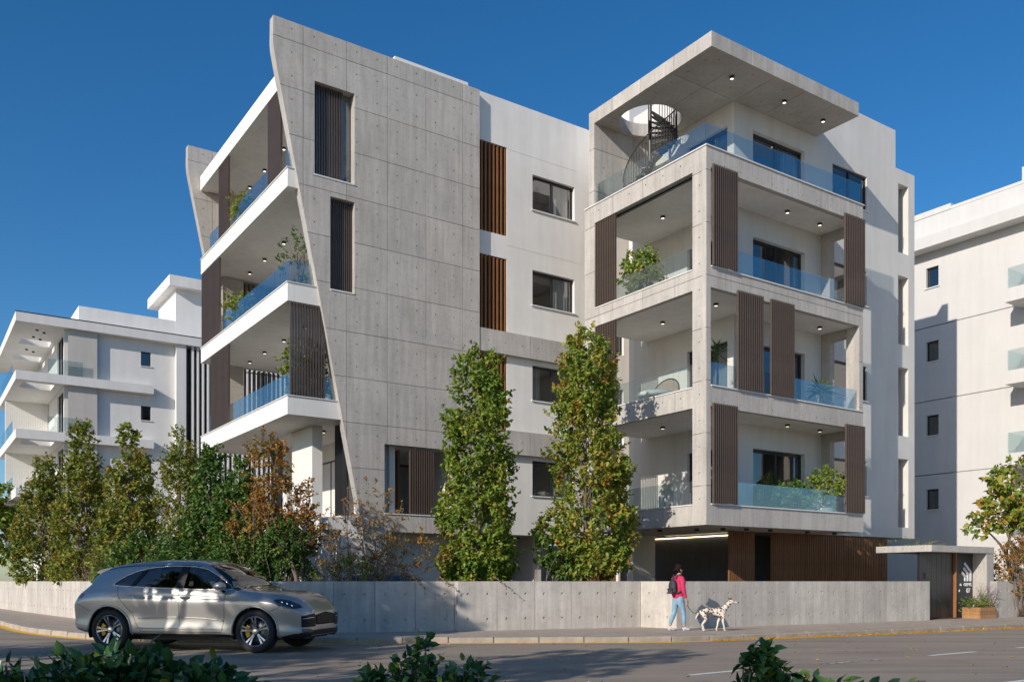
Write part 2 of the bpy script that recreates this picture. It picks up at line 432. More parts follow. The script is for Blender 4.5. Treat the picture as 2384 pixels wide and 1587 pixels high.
def window(parent, face, s0, s1, z0, z1, mull=(0.5,), rec=0.1, sill=True, room=2.6, fr=0.055, name='window', sill_out=0.05, room_e=0.5, curtain=None):
    """dark frame, glass panes, a stone sill and the room behind"""
    mb = MB()
    def bar(a, b, c, d, o0=rec, o1=rec + 0.07): 
        P = [face(x, y, o) for o in (o0, o1) for y in (c, d) for x in (a, b)]
        mb.add(P, [(0, 2, 3, 1), (4, 5, 7, 6), (0, 1, 5, 4), (2, 6, 7, 3), (0, 4, 6, 2), (1, 3, 7, 5)])
    bar(s0, s1, z0, z0 + fr); bar(s0, s1, z1 - fr * 1.3, z1); bar(s0, s0 + fr, z0, z1, rec + .002, rec + .068); bar(s1 - fr, s1, z0, z1, rec + .002, rec + .068)
    xs = [s0 + fr]
    for m in mull:
        x = s0 + (s1 - s0) * m; bar(x - fr * 0.7, x + fr * 0.7, z0, z1, rec - .01, rec + .06); xs += [x - fr * 0.7, x + fr * 0.7]
    xs.append(s1 - fr)
    f = mb.build(name, 'dark_frame', parent)
    for i in range(0, len(xs), 2):
        o = rec + 0.03 + 0.012 * (i // 2 % 2)
        P = [face(xs[i], z0 + fr, o), face(xs[i + 1], z0 + fr, o), face(xs[i + 1], z1 - fr, o), face(xs[i], z1 - fr, o)]
        MB().add(P, [(0, 1, 2, 3)]).build('pane', 'window_glass', f)
    if sill:
        m2 = MB(); a, b = s0 - 0.06, s1 + 0.06
        P = [face(x, y, o) for o in (-sill_out, rec) for y in (z0 - 0.045, z0 - 0.002) for x in (a, b)]
        m2.add(P, [(0, 2, 3, 1), (4, 5, 7, 6), (0, 1, 5, 4), (2, 6, 7, 3), (0, 4, 6, 2), (1, 3, 7, 5)]).build('sill', 'sill_stone', f)
    if room:
        e = room_e
        P = [face(x, y, o) for o in (rec + 0.09, rec + room) for y in (z0 - (0.5 if z1 - z0 < 1.8 else 0.02), z1 + 0.25) for x in (s0 - e, s1 + e)]
        MB().add(P, [(4, 5, 7, 6), (0, 1, 5, 4), (2, 6, 7, 3), (0, 4, 6, 2), (1, 3, 7, 5)]).build('room', 'interior', f)
    if curtain:
        a, b = s0 + (s1 - s0) * curtain[0], s0 + (s1 - s0) * curtain[1]; m3 = MB(); n = max(6, int((b - a) / 0.05))
        for i in range(n + 1):
            x = a + (b - a) * i / n; o = rec + 0.22 + 0.035 * math.sin(i * 1.9) + 0.015 * math.sin(i * 0.8)
            m3.v += [face(x, z0 + 0.03, o), face(x, z1 - 0.02, o)]
            if i: m3.f.append((2 * i - 2, 2 * i, 2 * i + 1, 2 * i - 1))
        m3.build('curtain', 'curtain', f)
    return f
def louver(parent, face, s0, s1, z0, z1, n, mat='bronze_slat', w=0.042, dpt=0.085, name='louver_panel', rails=True):
    """a screen of upright slats between two rails; each slat is an object"""
    mb = MB()
    def bar(m, a, b, c, d, o0, o1):
        P = [face(x, y, o) for o in (o0, o1) for y in (c, d) for x in (a, b)]
        m.add(P, [(0, 2, 3, 1), (4, 5, 7, 6), (0, 1, 5, 4), (2, 6, 7, 3), (0, 4, 6, 2), (1, 3, 7, 5)])
    bar(mb, s0, s1, z0 + 0.05, z0 + 0.09, dpt * 0.7, dpt * 1.1)
    p = mb.build(name, mat, parent)
    mb = MB(); bar(mb, s0, s1, z1 - 0.09, z1 - 0.05, dpt * 0.7, dpt * 1.1); mb.build('rail', mat, p)
    a = Vector(face(s0, z0, 0)); b = Vector(face(s1, z0, 0)); dirn = (b - a).normalized()
    m = MB(); bar(m, s0, s0 + w, z0, z1, 0, dpt)
    me = m.mesh('slat', mat)
    for i in range(n):
        link('slat', me, p, dirn * ((s1 - s0 - w) * i / (n - 1)))
    return p
def panes(parent, face, cuts, z0, z1, mat='balustrade_glass', t=0.018, gap=0.012):
    for a, b in zip(cuts[:-1], cuts[1:]):
        P = [face(x, y, o) for o in (0, t) for y in (z0, z1) for x in (a + gap / 2, b - gap / 2)]
        g = MB().add(P, [(0, 2, 3, 1), (4, 5, 7, 6), (0, 1, 5, 4), (2, 6, 7, 3), (0, 4, 6, 2), (1, 3, 7, 5)]).build('glass_pane', mat, parent)
LAMP = {}
def downlight(parent, u, v, z, lit=True):
    if 'b' not in LAMP:
        LAMP['b'] = MB(L0).lathe([(0.075, -0.07), (0.075, 0.0)], n=14).mesh('downlight', 'lamp_body')
        LAMP['l'] = MB(L0).lathe([(0.056, -0.0725), (0.0001, -0.0725)], n=14, cap=False).mesh('lens', 'lamp_glow')
    o = link('downlight', LAMP['b'], parent, (u - ORG[0], v - ORG[1], z - ORG[2]))
    if lit: link('lens', LAMP['l'], o)
# ------------------------------------------------------------ ground, road, pavement, kerb
def sheet(name, mat, pts, z, parent=None, kind='structure'):
    """a flat ground sheet over a polygon in world metres"""
    V, E, F, _, _, _ = delaunay_2d_cdt([Vector(p) for p in pts], [(i, (i + 1) % len(pts)) for i in range(len(pts))], [], 1, 1e-5)
    mb = MB(L0).add([(p.x, p.y, z) for p in V], [tuple(f) for f in F])
    o = mb.build(name, mat, parent)
    if kind and not parent: o['kind'] = kind
    return o
def spline(pts, n=12):
    out = []
    for i in range(len(pts) - 1):
        p0 = Vector(pts[max(i - 1, 0)]); p1 = Vector(pts[i]); p2 = Vector(pts[i + 1]); p3 = Vector(pts[min(i + 2, len(pts) - 1)])
        for k in range(n):
            t = k / n
            out.append(tuple(0.5 * ((2 * p1) + (-p0 + p2) * t + (2 * p0 - 5 * p1 + 4 * p2 - p3) * t * t + (-p0 + 3 * p1 - 3 * p2 + p3) * t ** 3)))
    out.append(tuple(pts[-1])); return out
def offset(line, d):
    out = []
    for i in range(len(line)):
        a = Vector(line[max(i - 1, 0)]); b = Vector(line[min(i + 1, len(line) - 1)]); t = (b - a).normalized()
        out.append((line[i][0] - t.y * d, line[i][1] + t.x * d))
    return out
def resample(line, step):
    out = [Vector(line[0])]; acc = 0
    for a, b in zip(line[:-1], line[1:]):
        a = Vector(a); b = Vector(b); L = (b - a).length; pos = step - acc
        while pos <= L:
            out.append(a + (b - a) * (pos / L)); pos += step
        acc = (acc + L) % step
    return out
sheet('ground', 'ground', [(-900, -300), (900, -300), (900, 1500), (-900, 1500)], -0.012)
sheet('road', 'asphalt', [(-60, -8), (60, -8), (90, 80), (-60, 80)], 0.0)
road = bpy.data.objects['road']
KERB = spline([(-30, 47.5), (-22, 36.4), (-15.9, 27.9), (-13.0, 24.05), (-10.98, 22.0), (-9.6, 20.9), (-7.6, 19.95), (-4.35, 19.6), (-2.38, 19.68), (1.98, 19.9), (3.54, 20.12), (5.49, 21.0), (9.34, 23.0), (15.0, 26.3), (24.0, 32.0), (40, 42)], 14)
inner = offset(KERB, 0.14)
SWZ = 0.12
pav = sheet('pavement', 'paving', inner + [(40, 60), (-20, 60)], SWZ)
kroot = root('kerb', (0, 0, 0)); kroot['kind'] = 'structure'
kp = resample(offset(KERB, 0.07), 1.0)
rng = random.Random(5)
for a, b in zip(kp[:-1], kp[1:]):
    if b.y > 46 or b.x > 26: continue
    d = (b - a); L = d.length - 0.016; d.normalize(); n = Vector((-d.y, d.x))
    dz = rng.uniform(-0.006, 0.006); h = SWZ + 0.006 + dz; mb = MB((a.x, a.y, 0)); o = rng.uniform(-0.005, 0.005)
    prof = [(-0.075, -0.05), (-0.075, h - 0.03), (-0.05, h), (0.075, h), (0.075, -0.05)]
    P = []
    for e in (0.008, L):
        for q, z in prof:
            c = a + d * e + n * (q + o); P.append((c.x, c.y, z))
    mb.add(P, [(0, 1, 2, 3, 4), (9, 8, 7, 6, 5)] + [(i, i + 5, (i + 1) % 5 + 5, (i + 1) % 5) for i in range(5)])
    s = mb.build('kerb_stone', 'kerb_stone', kroot); s.location = (a.x, a.y, 0)
# joint bed under the stones, a few millimetres lower
bed0, bed1 = offset(KERB, 0.06), offset(KERB, 0.13)
mb = MB(L0)
for i in range(len(KERB) - 1):
    mb.add([(*bed0[i], SWZ - 0.035), (*bed0[i + 1], SWZ - 0.035), (*bed1[i + 1], SWZ - 0.035), (*bed1[i], SWZ - 0.035)], [(0, 1, 2, 3)])
    mb.add([(*bed0[i], -0.01), (*bed0[i + 1], -0.01), (*bed0[i + 1], SWZ - 0.035), (*bed0[i], SWZ - 0.035)], [(0, 1, 2, 3)])
mb.build('joint_bed', 'sill_stone', kroot)
# yellow edge line along the gutter
y0, y1 = offset(KERB, -0.015), offset(KERB, -0.26)
mb = MB(L0)
for i in range(len(KERB) - 1):
    mb.add([(*y1[i], 0.004), (*y1[i + 1], 0.004), (*y0[i + 1], 0.004), (*y0[i], 0.004)], [(0, 1, 2, 3)])
mb.build('yellow_line', 'yellow_paint', road)
for (a, b, m) in (((2.58, 13.0), (3.43, 13.65), 'white_marking'), ((5.07, 14.7), (6.35, 15.5), 'worn_marking'), ((7.64, 16.4), (8.94, 17.3), 'white_marking'), ((10.3, 18.3), (11.7, 19.2), 'white_marking'), ((6.6, 12.0), (7.5, 12.6), 'white_marking'), ((13.0, 20.1), (14.4, 21.0), 'white_marking')):
    d = (Vector(b) - Vector(a)).normalized(); n = Vector((-d.y, d.x)) * 0.055
    MB(L0).add([(a[0] - n.x, a[1] - n.y, .004), (b[0] - n.x, b[1] - n.y, .004), (b[0] + n.x, b[1] + n.y, .004), (a[0] + n.x, a[1] + n.y, .004)], [(0, 1, 2, 3)]).build('lane_marking', m, road)
# near verge the camera looks over
sheet('verge', 'soil', [(-30, -7.9), (30, -7.9), (30, 5.2), (9, 5.2), (3.0, 4.6), (-2.0, 5.0), (-6, 5.6), (-30, 6.2)], 0.10)

# ------------------------------------------------------------ the main apartment building
z_ = lambda r: r + EYE
MAINB = grid_root('apartment_building', 18.0, 24.0, 0.12, 'four storey apartment block of raw concrete and white render with slanted fin wall', 'building')
B = MAINB
S = [z_(2.19), z_(5.58), z_(8.98), z_(12.40)]       # tops of the balcony upstands
SOF = 0.58
# --- left volume: the slanted concrete front at v = 25.85
V0, UR = 25.85, 16.25
TOP = z_(16.70)
foot_u, bend_z = 12.45, z_(15.75)
outl = [(9.06, TOP), (9.05, z_(15.95)), (9.07, z_(15.72)), (9.13, z_(15.4))]
for zz in (1.57, ):
    pass
def fin_u(zr): return 9.13 + (15.4 - zr) * 0.2035
outl = outl + [(fin_u(-1.24), 0.12), (UR, 0.12), (UR, TOP)]
w1 = rect(10.34, 11.65, z_(12.33), z_(15.16)); w2 = rect(10.85, 11.65, z_(8.94), z_(11.78))
op1 = rect(12.68, 15.16, z_(2.16), z_(4.36)); under = rect(12.75, UR + 0.1, 0.0, z_(1.57))
us = [8.58, 9.98, 11.38, 12.78, 14.18, 15.58, 16.98]
zs = [z_(16.13 - 1.4 * k) for k in range(13)][::-1] + [z_(17.2)]
hol = [(9.98 + 0.35 + 0.7 * i, z_(16.13 - 0.35 - 0.7 * j)) for i in range(-2, 10) for j in range(-1, 25)]
panels(B, fv(V0), outl, [w1, w2, op1, under], us, zs, hol)
# right return of the concrete volume and roof edge behind it
box('wall', 'white_render', B, UR - 0.25, UR - 0.002, V0 + 0.301, 26.6, z_(1.57), TOP - 0.02)
box('parapet_cap', 'white_paint', B, 13.2, 15.98, V0 + 0.31, V0 + 1.0, TOP - 0.1, TOP + 0.30)
# deep slots in the fin with slats set back
for (a, b, c, d, n) in ((10.34, 11.32, 12.33, 15.16, 12), (10.85, 11.62, 8.94, 11.78, 11)):
    louver(B, fv(V0 + 0.16), a + 0.02, b, z_(c), z_(d), n, 'bronze_slat', w=0.035, dpt=0.07)
for (a, b, c, d) in ((10.34, 11.65, 12.33, 15.16), (10.85, 11.65, 8.94, 11.78)):
    panes(B, fv(V0 + 0.31), [a - 0.1, b + 0.02], z_(c), z_(d), 'window_glass')
    box('sill', 'sill_stone', B, a, b, V0 - 0.02, V0 + 0.28, z_(c) - 0.03, z_(c) + 0.012)
# loggia opening low in the front
louver(B, fv(V0 + 0.05), 13.62, 14.5, z_(2.2), z_(4.3), 11, 'bronze_slat')
box('opening_sill', 'sill_stone', B, 12.66, 15.18, V0 - 0.03, V0 + 0.29, z_(2.13), z_(2.165))
box('jamb', 'wood', B, 13.45, 13.53, V0 + 0.6, V0 + 1.5, z_(2.2), z_(4.3))
MB().room(12.55, 15.3, V0 + 0.3, 28.6, z_(1.9), z_(4.42), 'y0').build('loggia_room', 'white_render', B)
window(B, fv(28.3), 13.0, 14.9, z_(2.1), z_(4.1), rec=0.0, sill=False, room=0)
# --- left volume: balconies on its left side, u = 9.54
UL, VE = 9.54, 35.4
far = [(9.06, TOP), (9.05, z_(15.95)), (9.07, z_(15.72)), (9.13, z_(15.4)), (fin_u(9.0), z_(9.0)), (13.2, z_(9.0)), (13.2, TOP)]
panels(B, fv(VE), far, [], us, zs, hol)
louv_left = []
for k in (1, 2, 3):
    s = S[k]
    box('balcony_slab', 'white_render', B, UL + 0.2, 13.4, V0 + 0.32, VE - 0.02, s - SOF + 0.003, s - 0.3)
    box('balcony_fascia', 'white_paint', B, UL, UL + 0.2, V0 + 0.12, VE - 0.02, s - SOF, s - 0.03)
    fe = fin_u(s - EYE) + 0.25
    box('balcony_fascia', 'white_render', B, UL + 0.203, fe + 0.05, V0 + 0.121, V0 + 0.318, s - SOF, s - 0.031)
    box('fascia_cap', 'sill_stone', B, UL - 0.03, UL + 0.23, V0 + 0.09, VE, s - 0.029, s)
    box('fascia_cap', 'sill_stone', B, UL + 0.232, fe, V0 + 0.092, V0 + 0.34, s - 0.0285, s - 0.0005)
    panes(B, fu(UL + 0.09), tri_grid(V0 + 0.2, VE - 1.4 if k == 2 else VE - 0.9, 1.25), s - 0.02, s + 0.69)
    panes(B, fv(V0 + 0.2), tri_grid(UL + 0.13, fe - 0.06, 1.2), s - 0.02, s + 0.69)
# roof over the balconies
box('roof_slab', 'white_render', B, UL + 0.25, 13.4, V0 + 0.32, VE - 0.03, z_(15.08), z_(15.5))
box('roof_fascia', 'white_paint', B, UL - 0.02, UL + 0.25, V0 + 0.302, VE - 0.02, z_(15.05), z_(15.6))
# back wall of the balconies with tall windows
bw = []
for k in (1, 2, 3): bw += [rect(27.6, 31.2, S[k] - 0.3, S[k] + 2.0), rect(32.4, 34.8, S[k] - 0.3, S[k] + 2.0)]
plate(fu(13.0), rect(V0 + 0.3, VE, z_(1.6), z_(16.5)), bw, t=0.2).build('wall', 'white_render', B)
for k in (1, 2, 3):
    window(B, fu(13.0), 27.6, 31.2, S[k] - 0.3, S[k] + 2.0, mull=(0.33, 0.66), sill=False, room=2.2, curtain=(0.05, 0.4))
    window(B, fu(13.0), 32.4, 34.8, S[k] - 0.3, S[k] + 2.0, sill=False, room=2.2)
# end walls seen at the far end of each balcony
for k in (1, 2, 3):
    z1 = S[k] + 2.82
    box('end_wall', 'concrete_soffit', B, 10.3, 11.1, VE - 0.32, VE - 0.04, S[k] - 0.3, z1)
    louver(B, fv(VE - 0.3), 11.15, 12.9, S[k] - 0.3, z1 - 0.1, 11, 'dark_frame' if k == 3 else 'bronze_slat', w=0.06)
# slatted sliding screens on the left side
for k, a, b, n in ((3, 27.75, 26.6, 13), (3, 33.05, 31.9, 9), (2, 35.3, 33.0, 16), (1, 34.1, 31.9, 16)):
    louver(B, fu(UL + 0.0), b, a, S[k] + 0.002, S[k] + 2.80, n, 'bronze_slat', w=0.042, dpt=0.075)
louver(B, fv(V0 + 0.1), 9.62, 10.72, S[1] + 0.002, S[1] + 2.8, 13, 'bronze_slat', w=0.045)
for k in (1, 2, 3):
    zc = S[k] + 2.82 if k < 3 else z_(15.05)
    for v in (28.3, 30.3, 32.3, 34.0): downlight(B, 11.0, v, zc + 0.001 if k < 3 else z_(15.08))
# first floor and ground under the balconies
box('first_floor_slab', 'white_render', B, 10.9, 16.2, V0 + 0.32, 34.5, z_(1.6), z_(2.0))
box('base_wall', 'white_paint', B, 11.02, 16.0, V0 + 0.9, 34.3, 0.12, z_(1.598))
box('base_wall', 'white_render', B, 11.35, 12.75, V0 + 0.33, V0 + 0.895, 0.12, z_(2.05))
box('pier', 'white_render', B, 10.9, 11.25, V0 + 1.6, V0 + 3.4, z_(2.002), S[1] - SOF)
box('pier', 'white_render', B, 11.9, 12.5, 32.5, 33.2, z_(2.002), S[1] - SOF)
louver(B, fu(11.55), 26.25, 27.15, z_(2.02), S[1] - SOF - 0.002, 10, 'dark_frame')
louver(B, fu(11.2), 31.2, 32.2, z_(2.02), S[1] - SOF - 0.002, 10, 'dark_frame')
plate(fu(12.9), rect(V0 + 0.5, 34.3, z_(2.0), S[1] - SOF), [rect(29.6, 32.2, z_(2.05), z_(4.4))], t=0.2).build('wall', 'white_render', B)
window(B, fu(12.9), 29.6, 32.2, z_(2.05), z_(4.4), sill=False, room=1.5)
downlight(B, 11.6, 30.5, S[1] - SOF); downlight(B, 11.6, 28.2, S[1] - SOF)
box('core', 'grey_render', B, 15.4, 16.1, 28.8, VE, 0.12, z_(16.4))
box('roof', 'grey_render', B, 13.5, 24.0, 26.6, VE, z_(15.6), z_(15.9))

# --- white wall between the two volumes, v = 26.05
VW = 26.05
wins = [(18.60, 20.50, z_(13.25 - 3.4 * k), z_(14.5 - 3.4 * k)) for k in range(4)]
ops = [rect(*w) for w in wins]
strips = [(16.26, 17.50, 12.05, 15.15), (16.26, 17.50, 8.66, 11.25), (16.26, 17.50, 5.26, 7.86), (16.26, 17.5, 2.2, 4.42)]
sops = [rect(a, b, z_(c), z_(d)) for a, b, c, d in strips]
door_ops = [rect(21.6, 22.9, S[k] - 0.33, S[k] + 1.75) for k in (0, 1, 2)]
plate(fv(VW), rect(16.253, 25.5, z_(1.63), z_(16.80)), ops + sops + door_ops, t=0.25).build('wall', 'white_render', B)
for i, w in enumerate(wins): window(B, fv(VW), *w, rec=0.12, room=3.0, curtain=((0.52, 0.98), (0.55, 0.95), (0.02, 0.3), (0.6, 0.98))[i])
for k in (0, 1, 2): window(B, fv(VW), 21.6, 22.9, S[k] - 0.33, S[k] + 1.75, rec=0.1, sill=False, room=2.5)
for a, b, c, d in strips:
    louver(B, fv(VW + 0.02), a + 0.03, b - 0.02, z_(c), z_(d), 8, 'wood', w=0.055, dpt=0.13)
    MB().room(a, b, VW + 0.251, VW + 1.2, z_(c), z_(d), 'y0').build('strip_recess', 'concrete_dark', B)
box('soffit', 'white_render', B, 16.26, 25.4, VW + 0.251, 32, z_(1.64), z_(1.9))
box('parapet_return', 'white_render', B, 25.2, 25.5, VW + 0.252, 32, z_(1.9), z_(16.8))
# faint expansion joints scored in the render, as thin raised beads
for zr in (15.12, 11.75): MB().box(17.5, 20.6, VW - 0.006, VW, z_(zr) - 0.008, z_(zr) + 0.008).build('render_bead', 'white_render', B)
# two concrete bands flush with the big front
for c, d in ((7.87, 8.65), (4.43, 5.25)):
    panels(B, fv(V0 + 0.02), rect(UR + 0.004, 21.2, z_(c), z_(d)), [], [16.2, 16.98, 18.38, 19.78, 21.3], [z_(c) - 0.1, z_(d) + 0.1], [(16.63 + 0.7 * i, z_((c + d) / 2)) for i in range(7)], core_t=0.148)
downlight(B, 18.9, 27.4, z_(1.64), lit=False)
# ground floor under the white wall
box('garage_wall', 'grey_render', B, 16.3, 19.2, 30.2, 30.5, 0.12, z_(1.64))
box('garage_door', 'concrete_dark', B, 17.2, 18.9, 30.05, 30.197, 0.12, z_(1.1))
box('garage_wall', 'grey_render', B, 19.25, 19.6, 26.9, 30.5, 0.12, z_(1.64))
louver(B, fv(25.0), 19.9, 21.6, 0.12, z_(1.45), 20, 'wood', w=0.07, dpt=0.04, name='slat_screen')
box('rear_wall', 'grey_render', B, 19.61, 27.0, 33.0, 33.2, 0.12, z_(1.64))
box('pier', 'white_paint', B, 21.62, 21.72, 24.9, 25.2, 0.12, z_(1.62))
# --- right wing: concrete frame, corner at u 18.93, v 18.0
RU, RV, RUE, RVE = 18.93, 18.0, 26.28, 23.50
zz = [z_(x) for x in (1.0, 2.73, 4.23, 5.73, 7.23, 8.73, 10.23, 11.73, 13.0)]
fops = [rect(RU + 0.18, RUE - 0.2, S[k], S[k + 1] - SOF) for k in range(3)]
lops = [rect(RV + 0.54, RVE - 0.52, S[k], S[k + 1] - SOF) for k in range(3)]
fh = [(RU + 0.75 + 0.7 * i, S[k] - 0.42 if k else S[k] - 9) for i in range(10) for k in range(4) if k != 2]
lh = [(RV + 0.27, z_(11.35 - 0.75 * i)) for i in range(13)] + [(RV + 0.27 + 0.75 * i, S[k] - 0.22) for i in range(1, 7) for k in (1, 3)] + [(RVE - 0.26, z_(11.35 - 1.5 * i)) for i in range(0)]
panels(B, fv(RV), rect(RU + 0.002, RUE, S[0] - SOF, S[3]), fops, [RU - 0.1] + [RU + 1.4 * k for k in range(1, 5)] + [RUE + 0.1], zz, fh, core_t=0.15)
panels(B, fu(RU), rect(RV + 0.032, RVE, S[0] - SOF, S[3]), lops, [RV - 0.1, RV + 1.25, RV + 2.65, RV + 4.05, RVE + 0.1], zz, lh, core_t=0.15)
# thickness of the corner column, end piers and rear frames
for (a, b, c, d) in ((RU + 0.18, RU + 0.30, RV + 0.18, RV + 0.54), (RUE - 0.2, RUE, RV + 0.18, RV + 0.5), (RU + 0.18, RU + 0.42, RVE - 0.52, RVE)):
    for k in range(3):
        box('column', 'concrete', B, a, b, c, d, S[k] - 0.3, S[k + 1] - SOF)
for k in range(4):
    s = S[k]
    box('slab', 'white_render', B, RU + 0.182, RUE - 0.002, RV + 0.182, RVE - 0.002, s - SOF + 0.004, s - 0.32)
    box('fascia_cap', 'sill_stone', B, RU + 0.19 if k < 3 else RU - 0.03, RUE + 0.04, RV - 0.035, RV + 0.2, s + 0.001, s + 0.035)
    if k == 3: box('fascia_cap', 'sill_stone', B, RU - 0.032, RU + 0.2, RV + 0.202, RVE, s + 0.001, s + 0.035)
    else: box('fascia_cap', 'sill_stone', B, RU - 0.025, RU + 0.2, RV + 0.545, RVE - 0.525, s + 0.001, s + 0.035)
    if k < 3:
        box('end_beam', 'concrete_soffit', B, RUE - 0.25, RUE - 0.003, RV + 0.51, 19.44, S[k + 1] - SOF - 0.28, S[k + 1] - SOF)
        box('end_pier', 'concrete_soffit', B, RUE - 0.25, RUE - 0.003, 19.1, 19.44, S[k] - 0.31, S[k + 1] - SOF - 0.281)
# inner walls: u = 21.7 (side) and v = 19.45 (front, running on to the right)
TW = z_(16.65); TS = z_(15.28)
wall_out = [(21.7, z_(1.60)), (31.6, z_(1.60)), (31.6, TS), (30.38, TS), (30.38, TW), (21.7, TW)]
fo = []; side = []
LV = [S[0] - 0.31, S[1] - 0.31, S[2] - 0.31, S[3] - 0.31]
for k in range(4):
    fo.append(rect(22.58, 25.17, LV[k], LV[k] + 2.38))
    fo.append(rect(26.66, 28.63, z_(13.25 - 3.4 * (3 - k)), z_(14.48 - 3.4 * (3 - k))))
    side.append(rect(19.62, 21.5, LV[k], LV[k] + 2.38))
slits = [rect(30.55, 31.2, z_(12.2 - 3.4 * k), z_(14.75 - 3.4 * k)) for k in range(4)]
plate(fv(19.45), wall_out, fo + slits, t=0.28).build('wall', 'grey_render', B)
plate(fu(21.7), rect(19.733, 24.15, z_(1.6), z_(16.6)), side, t=0.25).build('wall', 'grey_render', B)
box('wall', 'white_render', B, 21.701, 25.2, 24.152, 24.4, z_(1.6), z_(16.2))
for k in range(4):
    window(B, fv(19.45), 22.58, 25.17, LV[k], LV[k] + 2.38, rec=0.16, sill=False, room=2.8, fr=0.075, room_e=0.3, curtain=((0.0, 0.2), (0.82, 1.0), (0.0, 0.16), (0.7, 1.0))[k])
    window(B, fv(19.45), 26.66, 28.63, z_(13.25 - 3.4 * (3 - k)), z_(14.48 - 3.4 * (3 - k)), rec=0.06, room=2.6)
    window(B, fu(21.7), 19.62, 21.5, LV[k], LV[k] + 2.38, rec=0.12, sill=False, room=0.72, fr=0.075, room_e=0.0, curtain=(0.1, 0.5))
# the slit stair-landing wall: lit reveal on the right, body behind
box('slit_reveal', 'white_render', B, 31.28, 31.6, 19.732, 22.2, z_(1.6), TS - 0.004)
box('body', 'grey_render', B, 29.0, 30.2, 22.6, 30.0, 0.12, TW - 0.05)
box('body', 'grey_render', B, 25.6, 29.0, 23.0, 30.0, 0.12, TW - 0.35)
box('body_roof', 'grey_render', B, 21.96, 30.3, 19.74, 24.1, z_(16.0), z_(16.3))
box('rooftop_stair_house', 'white_paint', B, 21.72, 25.6, 24.41, 26.0, z_(15.0), z_(17.6))
# roof canopy with a round hole for the stair
CV = 17.80
hc, hrad = (20.35, 21.85), 1.02
ring = [(hc[0] + hrad * math.cos(2 * math.pi * k / 40), hc[1] + hrad * math.sin(2 * math.pi * k / 40)) for k in range(40)]
CZ0, CZ1 = z_(15.13), z_(15.56)
coutl = [(RU, CV), (25.76, CV), (25.76, 19.449), (21.699, 19.449), (21.699, 23.27), (RU, 23.27)]
plate(fz(CZ0 + 0.02), [(p[0] + (0.03 if p[0] < 19 else -0.03 if p[0] > 25 else 0), p[1] + (0.03 if p[1] < 18 else 0)) for p in coutl], [ring], t=CZ1 - CZ0 - 0.03, back=True).build('roof_canopy', 'concrete', B)
# soffit panels of the canopy
so = [(RU + 0.001, CV + 0.001), (25.759, CV + 0.001), (25.759, 19.449), (21.699, 19.449), (21.699, 23.0), (RU + 0.001, 23.0)]
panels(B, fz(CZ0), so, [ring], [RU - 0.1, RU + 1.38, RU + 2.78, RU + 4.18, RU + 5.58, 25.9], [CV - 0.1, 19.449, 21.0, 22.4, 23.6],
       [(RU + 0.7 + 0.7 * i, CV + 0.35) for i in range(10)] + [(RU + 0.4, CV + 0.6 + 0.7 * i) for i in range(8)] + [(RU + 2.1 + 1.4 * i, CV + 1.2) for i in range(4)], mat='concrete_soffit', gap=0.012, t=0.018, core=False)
# canopy edge panels
panels(B, fv(CV), rect(RU, 25.76, CZ0, CZ1), [], [RU - 0.1, RU + 1.7, RU + 3.3, RU + 4.9, 25.9], [CZ0 - 0.1, CZ1 + 0.1], [], gap=0.012, core=False, t=0.029)
panels(B, fu(RU), rect(CV + 0.03, 23.27, CZ0, CZ1), [], [CV - 0.1, CV + 1.5, CV + 2.95, CV + 4.3, 23.4], [CZ0 - 0.1, CZ1 + 0.1], [], gap=0.012, core=False, t=0.029)
box('canopy_top', 'concrete', B, RU + 0.031, 21.69, CV + 0.031, 20.6, CZ1 - 0.009, CZ1 - 0.001)
# pier that folds down from the canopy
panels(B, fv(23.0), rect(RU + 0.034, 21.69, S[3] - 0.31, CZ0 - 0.001), [], [RU - 0.1, RU + 1.75, 21.8], [S[3] - 0.5, z_(12.9), z_(14.3), CZ0 + 0.1], [(RU + 0.4 + 0.8 * i, z_(13.75 - 1.1 * j)) for i in range(4) for j in range(2)], core_t=0.23)
panels(B, fu(RU), rect(23.0, 23.27, S[3] + 0.037, CZ0), [], [22.9, 23.4], [S[3] - 0.5, z_(12.9), z_(14.3), CZ0 + 0.1], [], core=False, t=0.033)
for u, v in ((20.6, 18.55), (23.0, 18.55), (25.0, 18.6)): downlight(B, u, v, CZ0)
# glass balustrades
panes(B, fv(RV + 0.08), [RU + 0.06, 20.15, 21.5, 22.9, 24.3, 25.3, RUE - 0.02], S[3] + 0.03, S[3] + 0.72)
panes(B, fu(RU + 0.08), [RV + 0.1, RV + 1.45, RV + 2.8, RV + 4.1, 22.98], S[3] + 0.03, S[3] + 0.72)
for k in range(3):
    panes(B, fv(RV + 0.09), [RU + 0.2, 20.2, 21.5, 22.9, 24.3, 25.25, RUE - 0.22], S[k] + 0.03, S[k] + 0.72)
    panes(B, fu(RU + 0.09), [RV + 0.56, RV + 1.4, RV + 2.8, RV + 3.9, RVE - 0.54], S[k] + 0.03, S[k] + 0.72)
